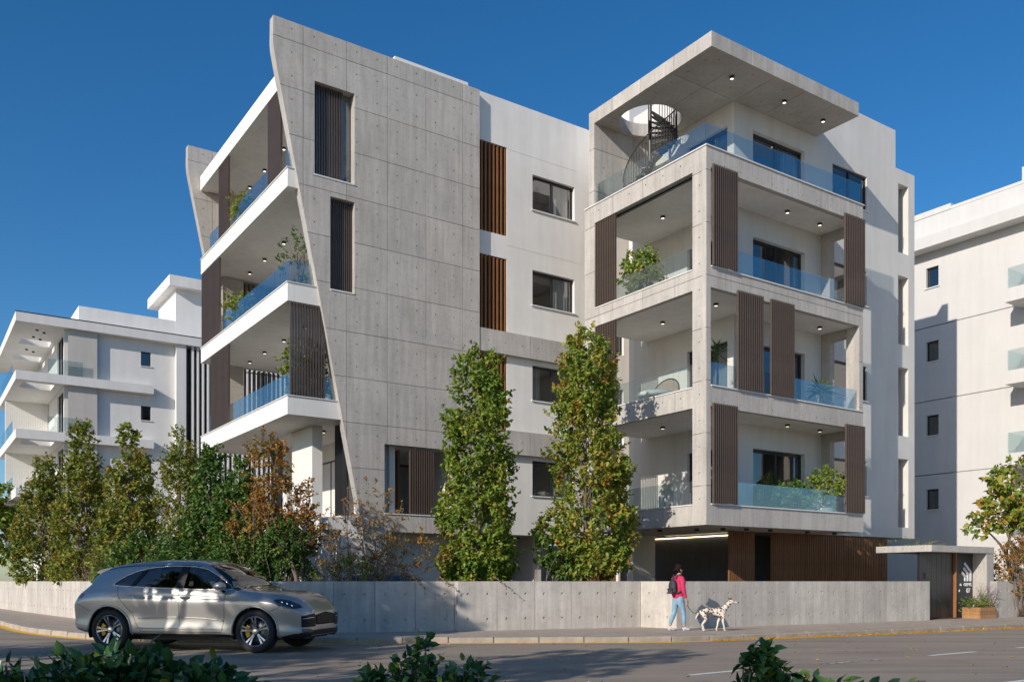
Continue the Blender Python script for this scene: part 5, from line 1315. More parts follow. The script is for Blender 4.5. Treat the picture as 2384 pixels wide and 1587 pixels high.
# ------------------------------------------------------------ vegetation
def unit(a): return a / np.maximum(np.linalg.norm(a, axis=-1, keepdims=True), 1e-9)
def leaves_mesh(name, P, D, N, size, mat, fold=0.25, wid=0.62, lobes=False):
    """one small folded blade per row: base P, direction D, face normal N"""
    n = len(P); D = unit(D); S_d = unit(np.cross(D, N)); N = np.cross(S_d, D); sz = size[:, None]
    tip = P + D * sz - N * sz * 0.12
    if lobes:
        pts = [P, P + D * sz * 0.28 + S_d * sz * wid * 0.52 + N * sz * fold * 0.5, P + D * sz * 0.62 + S_d * sz * wid * 0.40 + N * sz * fold * 0.35, tip,
               P + D * sz * 0.62 - S_d * sz * wid * 0.40 + N * sz * fold * 0.35, P + D * sz * 0.28 - S_d * sz * wid * 0.52 + N * sz * fold * 0.5]
        V = np.stack(pts, 1).reshape(-1, 3); b = np.arange(n)[:, None] * 6
        F = np.concatenate([b + np.array([[0, 1, 2, 3]]), b + np.array([[0, 3, 4, 5]])], 1).reshape(-1, 4)
    else:
        V = np.stack([P, P + D * sz * 0.45 + S_d * sz * wid * 0.5 + N * sz * fold * 0.4, tip, P + D * sz * 0.45 - S_d * sz * wid * 0.5 + N * sz * fold * 0.4], 1).reshape(-1, 3)
        b = np.arange(n)[:, None] * 4; F = np.concatenate([b + np.array([[0, 1, 2]]), b + np.array([[0, 2, 3]])], 1).reshape(-1, 3)
    me = bpy.data.meshes.new(name); k = F.shape[1]
    me.vertices.add(len(V)); me.vertices.foreach_set('co', V.astype(np.float32).ravel())
    me.loops.add(F.size); me.loops.foreach_set('vertex_index', F.astype(np.int32).ravel())
    me.polygons.add(len(F)); me.polygons.foreach_set('loop_start', np.arange(0, F.size, k, dtype=np.int32)); me.polygons.foreach_set('loop_total', np.full(len(F), k, dtype=np.int32))
    me.materials.append(MATS[mat]); me.update(calc_edges=True); me.validate()
    return me
def shoots(rg, Pb, Dr, L, per, leaf, droop=0.35, spread=0.9, up=0.35):
    """leaves set along short shoots"""
    n = len(Pb); t = rg.random((n, per)); 
    P = Pb[:, None] + Dr[:, None] * (t[..., None] * L[:, None, None]) + rg.normal(0, 0.02, (n, per, 3))
    D = unit(Dr[:, None] * 0.5 + rg.normal(0, spread, (n, per, 3)) + np.array([0, 0, -droop]))
    N = unit(rg.normal(0, 0.6, (n, per, 3)) + Dr[:, None] * 0.6 + np.array([0, 0, up]))
    sz = leaf * rg.uniform(0.6, 1.25, (n, per))
    return P.reshape(-1, 3), D.reshape(-1, 3), N.reshape(-1, 3), sz.reshape(-1)
def lump(a, z, ph, f1=3, f2=2.1):
    return 0.5 * np.sin(f1 * a + ph[0] + 1.7 * z) + 0.35 * np.sin(2 * a - f2 * z + ph[1]) + 0.3 * np.sin(5 * a + 3.3 * z + ph[2]) + 0.25 * np.sin(4.6 * z + ph[3])
def limb(m, rg, a, b, r0, r1, bend=0.12, n=5, sides=6):
    a = np.array(a, float); b = np.array(b, float); L = np.linalg.norm(b - a); pts = []
    off = rg.normal(0, bend * L, 3)
    for i in range(n):
        t = i / (n - 1); pts.append(tuple(a + (b - a) * t + off * math.sin(math.pi * t)))
    m.tube(pts, [r0 + (r1 - r0) * i / (n - 1) for i in range(n)], sides, True)
    return pts
def column_tree(seed, x, y, h, prof, zb, label, mat='leaf_green', n=620, per=13, leaf=0.13, lean=(0, 0), group=None, z0=SWZ, stray=0, amp=0.24, name='columnar_tree', trunk_r=0.07, open_=0.5):
    """tall narrow crown: radius profile prof over 0..1 between heights zb and h"""
    rg = np.random.default_rng(seed); T = root(name, (x, y, z0), 0, label, 'tree', group)
    hh = h - z0; ph = rg.uniform(0, 6.28, 4)
    px_, py_ = [p[0] for p in prof], [p[1] for p in prof]
    def pick(m):
        t = rg.random(m * 4); R0 = hermite(px_, py_, t); keep = rg.random(m * 4) < R0 / R0.max(); t = t[keep][:m]
        return t, rg.uniform(0, 2 * math.pi, len(t))
    # most shoots hang together in clumps with hollows between them, the rest fill the inside
    nc = max(26, int(n / 13)); tc, ac = pick(nc); k = rg.integers(0, len(tc), int(n * 0.8)); Rc = hermite(px_, py_, tc)[k]
    hz = hh - zb; cr = rg.uniform(0.16, 0.34, len(tc))[k] * min(1, 0.45 + R0_ if (R0_ := max(py_)) < 1 else 1)
    t = np.clip(tc[k] + rg.normal(0, 1, len(k)) * cr / hz, 0, 1); a = ac[k] + rg.normal(0, 1, len(k)) * cr * 0.9 / np.maximum(Rc, 0.2)
    fr = 0.98 + rg.normal(0, 1, len(k)) * 0.35 * cr / np.maximum(Rc, 0.2)
    t2, a2 = pick(int(n * 0.2)); f2 = 0.25 + 0.55 * np.sqrt(rg.random(len(t2)))
    t = np.concatenate([t, t2]); a = np.concatenate([a, a2]); fr = np.concatenate([fr, f2]); R0 = hermite(px_, py_, t)
    z = zb + hz * t; Rr = R0 * (1 + amp * lump(a, z, ph))
    cx = lean[0] * t; cy = lean[1] * t
    P = np.stack([cx + Rr * fr * np.cos(a), cy + Rr * fr * np.sin(a), z], 1)
    D = unit(np.stack([np.cos(a), np.sin(a), 0.7 + 0.5 * rg.random(len(t))], 1) + rg.normal(0, 0.25, (len(t), 3)))
    LL = rg.uniform(0.15, 0.38, len(t)) * min(1.0, R0.max() + 0.2)
    Q = shoots(rg, P, D, LL, per, leaf)
    link('crown', leaves_mesh('crown', *Q, mat, lobes=True), T)
    m = MB(L0); top = (lean[0] * 0.9, lean[1] * 0.9, hh * 0.93)
    pts = limb(m, rg, (0, 0, 0), top, trunk_r, 0.012, 0.015, 8)
    m.build('trunk', 'bark', T, True)
    m = MB(L0)
    for i in range(46):
        tt = rg.uniform(0.03, 0.9); b0 = np.array(pts[0]) + (np.array(top)) * (zb / hh * 0.5 + tt * 0.8 * (1 - zb / hh * 0.5)); aa = rg.uniform(0, 6.28)
        rr = float(hermite([p[0] for p in prof], [p[1] for p in prof], np.array([min(0.98, tt)]))[0]) * rg.uniform(0.5, 0.95)
        limb(m, rg, b0, b0 + np.array([rr * math.cos(aa), rr * math.sin(aa), rg.uniform(0.4, 1.1)]), 0.022, 0.005, 0.08, 4, 5)
    m.build('branches', 'twig', T, True)
    return T
def blob_shrub(seed, x, y, blobs, label, mat, n=400, per=12, leaf=0.08, name='shrub', cat='shrub', group=None, z0=SWZ, twigs=40, twig_mat='twig', stem_spread=0.4, sparse=0.0, up=0.5, Lsh=(0.12, 0.35), open_=0.45):
    """bush of several lobes; blobs = (dx, dy, z, rx, ry, rz)"""
    rg = np.random.default_rng(seed); T = root(name, (x, y, z0), 0, label, cat, group)
    B_ = np.array(blobs, float); wgt = (B_[:, 3] * B_[:, 5]); wgt /= wgt.sum(); k = rg.choice(len(B_), n, p=wgt); b = B_[k]
    v = unit(rg.normal(0, 1, (n, 3))); fr = open_ + (1 - open_) * np.sqrt(rg.random(n)); ph = rg.uniform(0, 6.28, 4)
    wob = 1 + 0.2 * lump(np.arctan2(v[:, 1], v[:, 0]), v[:, 2] * 2, ph)
    P = b[:, :3] + v * b[:, 3:] * (fr * wob)[:, None]; P[:, 2] = np.maximum(P[:, 2], 0.05)
    D = unit(v + np.array([0, 0, up]) + rg.normal(0, 0.3, (n, 3)))
    LL = rg.uniform(*Lsh, n)
    Q = shoots(rg, P, D, LL, per, leaf)
    link('crown', leaves_mesh('crown', *Q, mat, lobes=leaf > 0.06), T)
    m = MB(L0)
    for i in range(twigs):
        j = rg.integers(n); c = P[j]; s = np.array([c[0] * stem_spread * 0.5, c[1] * stem_spread * 0.5, 0.0])
        limb(m, rg, s, c + D[j] * LL[j], rg.uniform(0.012, 0.024), 0.004, 0.09, 6, 5)
    m.build('stems', twig_mat, T, True)
    return T
PC = [(0, 1.0), (0.25, 0.97), (0.5, 0.86), (0.75, 0.62), (0.92, 0.36), (1, 0.12)]
def sc_prof(p, r): return [(a, b * r) for a, b in p]
# the two tall columns in the middle
column_tree(11, -0.93, 24.6, 7.85, [(0, 0.684), (0.15, 0.756), (0.3, 0.81), (0.45, 0.756), (0.6, 0.675), (0.72, 0.594), (0.85, 0.468), (0.93, 0.297), (1, 0.108)], 0.9, 'tall columnar green tree in front of the bare concrete facade', n=1500, per=14, leaf=0.12, amp=0.22, open_=0.55)
column_tree(12, 2.10, 25.4, 8.45, [(0, 0.69), (0.1, 1.058), (0.2, 1.122), (0.32, 0.902), (0.45, 0.773), (0.6, 0.718), (0.78, 0.662), (0.88, 0.478), (0.95, 0.331), (1, 0.11)], 1.3, 'tallest columnar tree with yellowing top, beside the corner balconies', mat='leaf_yellowing', n=1500, per=14, leaf=0.125, amp=0.32, trunk_r=0.09, open_=0.5)
blob_shrub(13, 1.0, 24.75, [(0.15, 0, 1.75, 0.28, 0.25, 0.28), (-0.12, 0, 2.1, 0.22, 0.2, 0.3), (0.4, 0, 1.45, 0.3, 0.2, 0.25)], 'thin dark-leaved sapling left of the tallest columnar tree', 'leaf_dark', n=60, per=12, leaf=0.12, name='sapling', cat='tree', twigs=8)
# left group behind the side wall
column_tree(21, -19.3, 36.9, 6.4, [(0, 0.85), (0.3, 0.85), (0.55, 0.722), (0.75, 0.51), (0.9, 0.281), (1, 0.068)], 1.15, 'leftmost green columnar tree at the edge of the picture', n=900, leaf=0.13, mat='leaf_olive')
column_tree(22, -15.2, 31.7, 6.85, [(0, 0.833), (0.25, 0.833), (0.45, 0.722), (0.65, 0.527), (0.82, 0.306), (0.93, 0.17), (1, 0.051)], 1.1, 'columnar tree with orange tinted top, second from the left edge', n=950, leaf=0.125, mat='leaf_olive', amp=0.24)
column_tree(23, -11.75, 27.6, 6.05, [(0, 0.782), (0.25, 0.782), (0.5, 0.637), (0.7, 0.442), (0.85, 0.255), (0.95, 0.136), (1, 0.051)], 0.5, 'full green columnar tree, third from the left edge', n=1000, leaf=0.12, mat='leaf_olive', amp=0.24)
column_tree(24, -10.1, 27.3, 5.95, [(0, 0.62), (0.3, 0.58), (0.6, 0.48), (0.8, 0.36), (0.95, 0.18), (1, 0.05)], 0.4, 'slender olive green tree with fine foliage, left of the balcony louvres', n=1300, per=16, leaf=0.075, mat='leaf_olive', amp=0.22)
column_tree(25, -8.85, 26.4, 5.2, [(0, 0.675), (0.4, 0.63), (0.7, 0.432), (0.9, 0.216), (1, 0.054)], 0.4, 'dark green narrow tree right of the slender olive tree', n=1000, leaf=0.12, mat='leaf_dark')
column_tree(26, -7.75, 25.6, 4.7, [(0, 0.75), (0.4, 0.7), (0.7, 0.48), (0.9, 0.24), (1, 0.06)], 0.4, 'short bushy dark tree left of the orange leaved tree', n=900, leaf=0.12, mat='leaf_dark')
T6 = blob_shrub(27, -6.55, 24.9, [(-0.2, 0, 4.3, 0.55, 0.5, 0.95), (0.2, 0, 3.4, 0.85, 0.6, 0.7), (-0.5, 0.1, 2.6, 0.9, 0.7, 0.8), (0.6, 0, 2.5, 0.7, 0.6, 0.7)], 'leaning tree with rusty orange crown under the first balcony', 'leaf_orange', n=620, per=13, leaf=0.09, name='broadleaf_tree', cat='tree', twigs=70)
m = MB(L0); rgt = np.random.default_rng(3)
limb(m, rgt, (0.9, -0.9, 0), (0.1, -0.3, 2.6), 0.075, 0.04, 0.05, 7, 8); limb(m, rgt, (1.0, -0.95, 0), (0.9, -0.3, 2.4), 0.05, 0.03, 0.05, 6, 7); m.build('trunk', 'bark', T6, True)
blob_shrub(28, -6.5, 24.4, [(-0.9, 0, 1.5, 1.0, 0.6, 0.9), (0.2, 0.2, 1.3, 0.8, 0.5, 0.7), (0.3, 0, 2.2, 0.6, 0.5, 0.6)], 'dense dark green ivy bush under the orange leaved tree', 'leaf_dark', n=620, per=13, leaf=0.10, name='shrub')
blob_shrub(29, -3.85, 23.4, [(0, 0, 2.3, 1.0, 0.5, 0.9), (0.9, 0.1, 1.9, 0.8, 0.5, 0.6), (-0.5, 0, 1.6, 0.7, 0.45, 0.5), (0.2, 0, 3.1, 0.55, 0.4, 0.75), (1.7, 0.3, 2.0, 0.5, 0.35, 0.4)], 'sparse orange leaved shrub with many bare stems above the wall', 'leaf_orange', n=250, per=10, leaf=0.075, twigs=75, stem_spread=0.25, Lsh=(0.2, 0.5), open_=0.3)
blob_shrub(30, -3.9, 23.2, [(-0.3, 0, 1.3, 0.9, 0.35, 0.45)], 'low green and brown undergrowth at the foot of the orange shrub', 'leaf_yellowing', n=130, per=9, leaf=0.075, twigs=30)
blob_shrub(31, -13.7, 30.5, [(-0.7, 0.8, 1.5, 0.9, 0.5, 0.75), (0.4, -0.5, 1.5, 0.9, 0.5, 0.7), (1.3, -1.6, 1.4, 0.9, 0.5, 0.65)], 'dry tangled brown bush along the left boundary wall', 'leaf_dry', n=480, per=10, leaf=0.075, twigs=170, stem_spread=0.7, twig_mat='twig')
blob_shrub(32, -16.0, 33.4, [(-0.8, 1.0, 1.4, 1.0, 0.6, 0.8), (0.5, -0.6, 1.3, 0.8, 0.5, 0.6)], 'yellow green bush at the far left end of the boundary wall', 'leaf_yellowing', n=420, per=11, leaf=0.10, twigs=60)
blob_shrub(33, -10.6, 25.9, [(0, 0, 1.6, 1.2, 0.6, 0.9), (1.3, -0.9, 1.5, 0.9, 0.5, 0.8)], 'dark green hedge bush behind the roof of the silver car', 'leaf_dark', n=620, per=12, leaf=0.11, twigs=40)
# twigs that hang over the boundary wall
for i, (x, y, l, s) in enumerate(((-2.55, 22.02, 'thin twig hanging over the wall at the orange shrub', 41), (-1.9, 22.25, 'bare twig drooping over the wall left of the concrete joint', 42), (-0.55, 22.62, 'small leafy twig over the wall below the first columnar tree', 43))):
    rg = np.random.default_rng(s); T = root('overhanging_twig', (x, y + 0.5, SWZ), 0, l, 'twig'); m = MB(L0)
    pts = spline([(0, 0, 1.0), (0.05, -0.3, 1.32), (0.2, -0.62, 1.28), (0.42, -0.75, 1.08)], 6); m.tube(pts, [0.012 - 0.0004 * j for j in range(len(pts))], 5); m.build('stem', 'twig', T, True)
    P = np.array(pts)[rg.integers(6, len(pts), 26)]; D = rg.normal(0, 1, (26, 3)); link('leaves', leaves_mesh('leaves', P, D, rg.normal(0, 1, (26, 3)), np.full(26, 0.06), 'leaf_orange'), T)
# right edge
def broad_tree(seed, x, y, z0, h, blobs, label, mat, n, leaf, per=12, trunk=0.12, name='broadleaf_tree', group=None, fork=1.4):
    rg = np.random.default_rng(seed); T = root(name, (x, y, z0), 0, label, 'tree', group); m = MB(L0)
    limb(m, rg, (0, 0, 0), (0, 0, fork), trunk, trunk * 0.75, 0.03, 4, 9)
    P = []; D = []
    for b in blobs:
        pts = limb(m, rg, (0, 0, fork), b[:3], trunk * 0.6, 0.02, 0.08, 6, 7)
        k = max(4, int(n * b[3] * b[5] / sum(q[3] * q[5] for q in blobs))); v = unit(rg.normal(0, 1, (k, 3))); ph = rg.uniform(0, 6.28, 4)
        f = (0.35 + 0.65 * np.sqrt(rg.random(k))) * (1 + 0.22 * lump(np.arctan2(v[:, 1], v[:, 0]), 2 * v[:, 2], ph))
        P.append(np.array(b[:3]) + v * np.array(b[3:]) * f[:, None]); D.append(unit(v + np.array([0, 0, 0.3]) + rg.normal(0, 0.3, (k, 3))))
        for i in range(8):
            j = rg.integers(k); limb(m, rg, b[:3], P[-1][j], 0.02, 0.005, 0.08, 4, 5)
    P = np.concatenate(P); D = np.concatenate(D)
    m.build('trunk', 'bark', T, True)
    Q = shoots(rg, P, D, rg.uniform(0.15, 0.4, len(P)), per, leaf); link('crown', leaves_mesh('crown', *Q, mat, lobes=True), T)
    return T
broad_tree(51, 17.6, 31.6, SWZ, 5.6, [(0.1, 0, 4.6, 0.9, 0.7, 0.8), (-0.55, -0.1, 3.6, 0.75, 0.5, 0.55), (0.6, 0, 3.8, 0.9, 0.8, 0.9), (-1.05, 0, 3.15, 0.45, 0.3, 0.3)], 'young tree with large green and yellow leaves at the right edge', 'leaf_yellowing', 230, 0.21, per=9)
blob_shrub(52, 17.7, 31.3, [(0, 0, 1.6, 0.95, 0.6, 0.9), (0.3, 0, 2.4, 0.6, 0.4, 0.5)], 'orange brown shrub behind the wall right of the gate', 'leaf_orange', n=420, per=12, leaf=0.075, twigs=70, Lsh=(0.1, 0.3))
gx, gy = W(28.9, 17.6)
blob_shrub(53, gx, gy, [(-0.8, 0, 0.08, 0.6, 0.12, 0.1), (0.5, 0.3, 0.06, 0.6, 0.12, 0.08)], 'small weeds growing on top of the gate canopy', 'leaf_green', n=26, per=9, leaf=0.05, name='weeds', cat='plant', z0=z_(1.165), twigs=8)
gx, gy = W(29.95, 16.1)
blob_shrub(54, gx, gy, [(-0.2, -0.1, 0.16, 0.36, 0.2, 0.14), (0.18, 0.12, 0.16, 0.3, 0.2, 0.14)], 'green plants filling the wooden planter at the gate', 'leaf_green', n=120, per=9, leaf=0.055, name='plant', cat='plant', z0=SWZ + 0.31, twigs=20)
blob_shrub(55, gx + 0.2, gy + 0.12, [(0.1, 0, 0.42, 0.26, 0.15, 0.28)], 'mauve flowers rising from the wooden planter at the gate', 'petal', n=70, per=7, leaf=0.035, name='flowers', cat='flower', z0=SWZ + 0.31, twigs=26)

# ------------------------------------------------------------ plants and seats on the balconies
plain('pot_white', (0.68, 0.66, 0.62), 0.6)
plain('pot_dark', (0.05, 0.05, 0.05), 0.6)
def potted(seed, u, v, z, h, r, label, mat, n, leaf, pot='pot_white', kind='bush', pr=0.2, phh=0.36):
    rg = np.random.default_rng(seed); x, y = W(u, v); T = root('potted_plant', (x, y, z), 0, label, 'plant')
    MB(L0).lathe([(pr * 0.78, 0), (pr, phh), (pr * 0.86, phh), (pr * 0.82, phh - 0.05), (0.0001, phh - 0.05)], n=20).build('pot', pot, T, True)
    m = MB(L0)
    if kind == 'spike':
        P = np.tile(np.array([[0, 0, h * 0.7]]), (n, 1)) + rg.normal(0, 0.03, (n, 3)); D = unit(rg.normal(0, 1, (n, 3)) + np.array([0, 0, 0.35]))
        m.tube([(0, 0, phh - 0.06), (0, 0, h * 0.7)], 0.035, 6); Q = (P, D, unit(rg.normal(0, 1, (n, 3)) + np.array([0, 0, 1])), r * rg.uniform(0.7, 1.1, n))
        link('crown', leaves_mesh('crown', *Q, mat, wid=0.09, fold=0.05), T)
    else:
        v_ = unit(rg.normal(0, 1, (n, 3))); f = 0.35 + 0.65 * np.sqrt(rg.random(n)); ph = rg.uniform(0, 6.28, 4); f = f * (1 + 0.25 * lump(np.arctan2(v_[:, 1], v_[:, 0]), 2 * v_[:, 2], ph))
        c0 = np.array([0, 0, phh + (h - phh) * 0.58]); P = c0 + v_ * f[:, None] * np.array([r, r, (h - phh) * 0.45]); D = unit(v_ + np.array([0, 0, 0.4]))
        for i in range(5): limb(m, rg, (0, 0, phh - 0.06), c0 + v_[i] * r * 0.4, 0.022, 0.01, 0.05, 5, 5)
        for i in range(24): limb(m, rg, c0 * np.array([1, 1, 0.8]), P[i], 0.012, 0.003, 0.1, 4, 4)
        Q = shoots(rg, P, D, rg.uniform(0.1, 0.25, n), 9, leaf); link('crown', leaves_mesh('crown', *Q, mat, lobes=True), T)
    m.build('stem', 'twig', T, True); return T
FL = [s - 0.318 for s in S]
potted(61, 19.75, 21.55, FL[2], 1.85, 0.62, 'leafy green bush in a pot behind the third floor corner louvre', 'leaf_green', 170, 0.12)
potted(62, 25.05, 18.55, FL[0], 1.75, 0.50, 'bright green bush in a white pot on the first floor corner balcony', 'leaf_green', 190, 0.085, pr=0.26, phh=0.52)
potted(63, 24.2, 19.0, FL[0], 1.25, 0.4, 'dark palm-like plant in the middle of the first floor balcony', 'leaf_dark', 110, 0.14, 'pot_dark')
potted(64, 23.1, 19.0, FL[0], 1.05, 0.5, 'low dark bush behind the first floor balustrade glass', 'leaf_dark', 150, 0.13, 'pot_dark')
potted(65, 25.0, 18.7, FL[1], 1.45, 0.6, 'spiky yucca in a pot behind the second floor glass', 'leaf_dark', 46, 0.5, 'pot_dark', 'spike')
potted(66, 20.2, 18.75, FL[1], 2.3, 0.45, 'potted palm beside the second floor corner column', 'leaf_dark', 34, 0.5, 'pot_dark', 'spike')
potted(67, 20.9, 19.2, FL[0], 2.0, 0.55, 'potted palm behind the first floor corner column', 'leaf_yellowing', 34, 0.5, 'pot_dark', 'spike')
potted(68, 10.15, 26.75, S[2] - 0.298, 2.2, 0.55, 'small bare-stemmed tree in a pot at the third floor balcony corner', 'leaf_dark', 46, 0.10, 'pot_white')
potted(69, 10.25, 26.7, S[1] - 0.298, 2.1, 0.62, 'bright leafy tree in a pot behind the second floor louvre screen', 'leaf_green', 130, 0.11, 'pot_white')
potted(70, 11.0, 26.75, S[1] - 0.298, 1.9, 0.45, 'dark leafy plant in a pot beside the slanted fin', 'leaf_dark', 90, 0.11, 'pot_dark')
potted(71, 10.0, 31.9, S[2] - 0.298, 1.5, 0.5, 'green bush in a pot at the inner end of the third floor balcony', 'leaf_green', 100, 0.1, 'pot_dark')
potted(72, 10.0, 31.5, S[3] - 0.298, 1.5, 0.5, 'green bush in a pot at the inner end of the top balcony', 'leaf_yellowing', 100, 0.1, 'pot_dark')
plain('wicker', (0.32, 0.26, 0.20), 0.8, var=0.2, scale=40)
def round_chair(u, v, z, label):
    x, y = W(u, v); T = root('lounge_chair', (x, y, z), ANG + R(-90), label, 'chair')
    A = np.linspace(0.05, math.pi - 0.05, 22)
    rim = [(0.62 * math.cos(t), 0.16 * math.sin(t), 0.42 + 0.52 * math.sin(t)) for t in A]
    MB(L0).tube(rim, 0.022, 6).build('back_frame', 'black_metal', T, True)
    m = MB(L0)
    for i, t in enumerate(A):
        m.v += [(0.61 * math.cos(t), 0.16 * math.sin(t), 0.42 + 0.51 * math.sin(t)), (0.61 * math.cos(t), 0.05, 0.40)]
        if i: m.f.append((2 * i - 2, 2 * i - 1, 2 * i + 1, 2 * i))
    m.build('woven_back', 'wicker', T)
    MB(L0).lathe([(0.55, 0.30), (0.58, 0.34), (0.58, 0.42), (0.54, 0.45), (0.0001, 0.46)], (0, -0.35, 0), 22).build('seat_cushion', 'sill_stone', T, True)
    for a in (0.6, 2.5, 3.8, 5.6): MB(L0).tube([(0.40 * math.cos(a), -0.35 + 0.40 * math.sin(a), 0), (0.45 * math.cos(a), -0.35 + 0.45 * math.sin(a), 0.31)], 0.016, 6).build('leg', 'black_metal', T)
round_chair(19.95, 20.75, FL[1] + 0.2, 'round-backed wicker lounge chair on the second floor balcony')
def slat_bench(u, v, z, label):
    x, y = W(u, v); T = root('slatted_bench', (x, y, z), ANG, label, 'bench')
    for i in range(11): MB(L0).box(0.5, 0.53, -0.75 + 0.14 * i, -0.66 + 0.14 * i, 0.25, 1.0).build('back_slat', 'sill_stone', T)
    MB(L0).box(0.0, 0.52, -0.78, 0.76, 0.38, 0.44).build('seat', 'sill_stone', T)
    for a in (0.02, 0.46):
        for b in (-0.74, 0.68): MB(L0).box(a, a + 0.05, b, b + 0.05, 0, 0.38).build('leg', 'sill_stone', T)
slat_bench(20.6, 21.2, FL[2], 'white slatted bench on the third floor balcony'); slat_bench(20.7, 21.6, FL[0], 'white slatted bench on the first floor balcony')

# ------------------------------------------------------------ near bushes in the shade
def big_leaf(L, wd, fold, curl):
    m = MB(L0); n = 5
    for i in range(n + 1):
        t = i / n; w_ = wd * math.sin(math.pi * min(1, t * 0.92 + 0.06)) ** 0.8 * (1 - 0.25 * t); x = L * t; zc = -curl * L * t * t
        m.v += [(x, -w_, zc + fold * w_), (x, 0, zc), (x, w_, zc + fold * w_)]
    for i in range(n):
        for k in (0, 1): m.f.append((3 * i + k, 3 * i + k + 1, 3 * i + k + 4, 3 * i + k + 3))
    return m.mesh('leaf', 'leaf_glossy', True)
def leaf_obj_mat():
    m, nt, b = base_mat('near_leaf'); oi = nd(nt, 'ShaderNodeObjectInfo'); v = coords(nt, (30, 30, 30))
    c = ramp(nt, oi.outputs['Random'], [(0.0, (0.07, 0.14, 0.03)), (0.55, (0.12, 0.22, 0.042)), (0.9, (0.20, 0.31, 0.05)), (1.0, (0.42, 0.48, 0.06))])
    c = mix(nt, 0.5, c, ramp(nt, noise_n(nt, v, 1.0, 4), [(0.3, (0.6, 0.6, 0.6)), (0.7, (1, 1, 1))]), 'MULTIPLY')
    nt.links.new(c, b.inputs['Base Color']); b.inputs['Roughness'].default_value = 0.33
leaf_obj_mat()
def near_bush(seed, x, y, z0, blobs, label, nobj, nstuff, meshes, scale, tilt=0.5, stems=60):
    """leaves big enough to be told apart: each an object; those buried behind them joined"""
    rg = np.random.default_rng(seed); T = root('near_bush', (x, y, z0), 0, label, 'bush')
    B_ = np.array(blobs, float); wgt = B_[:, 3] * B_[:, 5]; wgt /= wgt.sum()
    def pos(n, lo, hi):
        k = rg.choice(len(B_), n, p=wgt); b = B_[k]; v = unit(rg.normal(0, 1, (n, 3)) + np.array([0, -0.35, 0.55])); f = rg.uniform(lo, hi, n)
        wob = 1 + 0.16 * lump(np.arctan2(v[:, 1], v[:, 0]), v[:, 2] * 3 + k, rg.uniform(0, 6.28, 4))
        return b[:, :3] + v * b[:, 3:] * (f * wob)[:, None], v
    P, Vv = pos(nobj, 0.72, 1.08)
    for i in range(nobj):
        d = Vector(unit(Vv[i] * np.array([1, 1, 0.5]) + rg.normal(0, 0.55, 3) + np.array([0, 0, -0.1]))); up = Vector(unit(np.array([0, 0, 1.0]) + rg.normal(0, tilt, 3)))
        q = d.to_track_quat('X', 'Z'); 
        o = link('leaf', meshes[int(rg.integers(len(meshes)))], T, tuple(P[i])); e = q.to_euler(); e.x += rg.normal(0, 0.5); o.rotation_euler = e; s = scale * rg.uniform(0.65, 1.2); o.scale = (s, s * rg.uniform(0.85, 1.15), s)
    P2, V2 = pos(nstuff, 0.2, 0.92)
    st = link('inner_leaves', leaves_mesh('inner_leaves', P2, unit(V2 + rg.normal(0, 0.6, P2.shape)), unit(rg.normal(0, 0.6, P2.shape) + np.array([0, 0, 1])), scale * rg.uniform(0.06, 0.1, nstuff), 'leaf_glossy', lobes=True), T); st['kind'] = 'stuff'
    m = MB(L0)
    for i in range(stems):
        j = int(rg.integers(nobj)); limb(m, rg, (P[j][0] * 0.6, P[j][1] * 0.6, 0), P[j], 0.007, 0.003, 0.06, 6, 5)
    m.build('stems', 'twig', T, True); return T
for nm in ('leaf',): pass
long_leaves = [big_leaf(0.105, 0.019, 0.35, 0.3), big_leaf(0.085, 0.02, 0.3, 0.15), big_leaf(0.095, 0.017, 0.5, 0.45)]
heart_leaves = [big_leaf(0.075, 0.027, 0.3, 0.35), big_leaf(0.062, 0.026, 0.2, 0.2), big_leaf(0.085, 0.028, 0.4, 0.5)]
for me in long_leaves + heart_leaves: me.materials.clear(); me.materials.append(MATS['near_leaf'])
near_bush(81, -1.85, 4.15, 0.03, [(-0.55, 0, 0.68, 0.45, 0.4, 0.27), (0.0, 0.05, 0.72, 0.45, 0.4, 0.30), (0.42, 0.0, 0.68, 0.36, 0.35, 0.27), (-0.9, 0, 0.55, 0.4, 0.4, 0.25)], 'dark glossy-leaved hedge bush at the lower left, in front of the car', 300, 5200, long_leaves, 0.92)
near_bush(82, -0.47, 4.5, -0.01, [(0.0, 0, 0.78, 0.22, 0.2, 0.22), (-0.22, 0, 0.84, 0.12, 0.12, 0.10), (0.24, 0, 0.80, 0.18, 0.15, 0.16), (0.02, 0, 1.02, 0.05, 0.06, 0.09)], 'small dark twiggy bush at the bottom centre', 230, 600, heart_leaves, 0.72, stems=60)
near_bush(83, 1.18, 4.1, -0.02, [(0.0, 0, 0.80, 0.16, 0.16, 0.22), (-0.05, 0, 1.0, 0.08, 0.08, 0.10), (0.18, 0, 0.74, 0.2, 0.16, 0.16), (-0.2, 0, 0.75, 0.1, 0.1, 0.12)], 'heart-leaved bush at the bottom right of the road', 260, 900, heart_leaves, 0.78, stems=50)
near_bush(84, 1.62, 4.15, 0.06, [(0.0, 0, 0.66, 0.34, 0.2, 0.17), (-0.2, 0, 0.68, 0.2, 0.2, 0.16), (0.28, 0, 0.62, 0.16, 0.15, 0.14)], 'low spreading bush beside the heart-leaved one at the lower right', 230, 800, heart_leaves, 0.75, stems=40)
near_bush(85, 0.4, 4.6, 0.1, [(0.0, 0, 0.6, 0.3, 0.2, 0.12), (0.25, 0, 0.56, 0.2, 0.2, 0.1)], 'low creeping plant at the bottom edge between two bushes', 150, 600, heart_leaves, 0.62, stems=30)

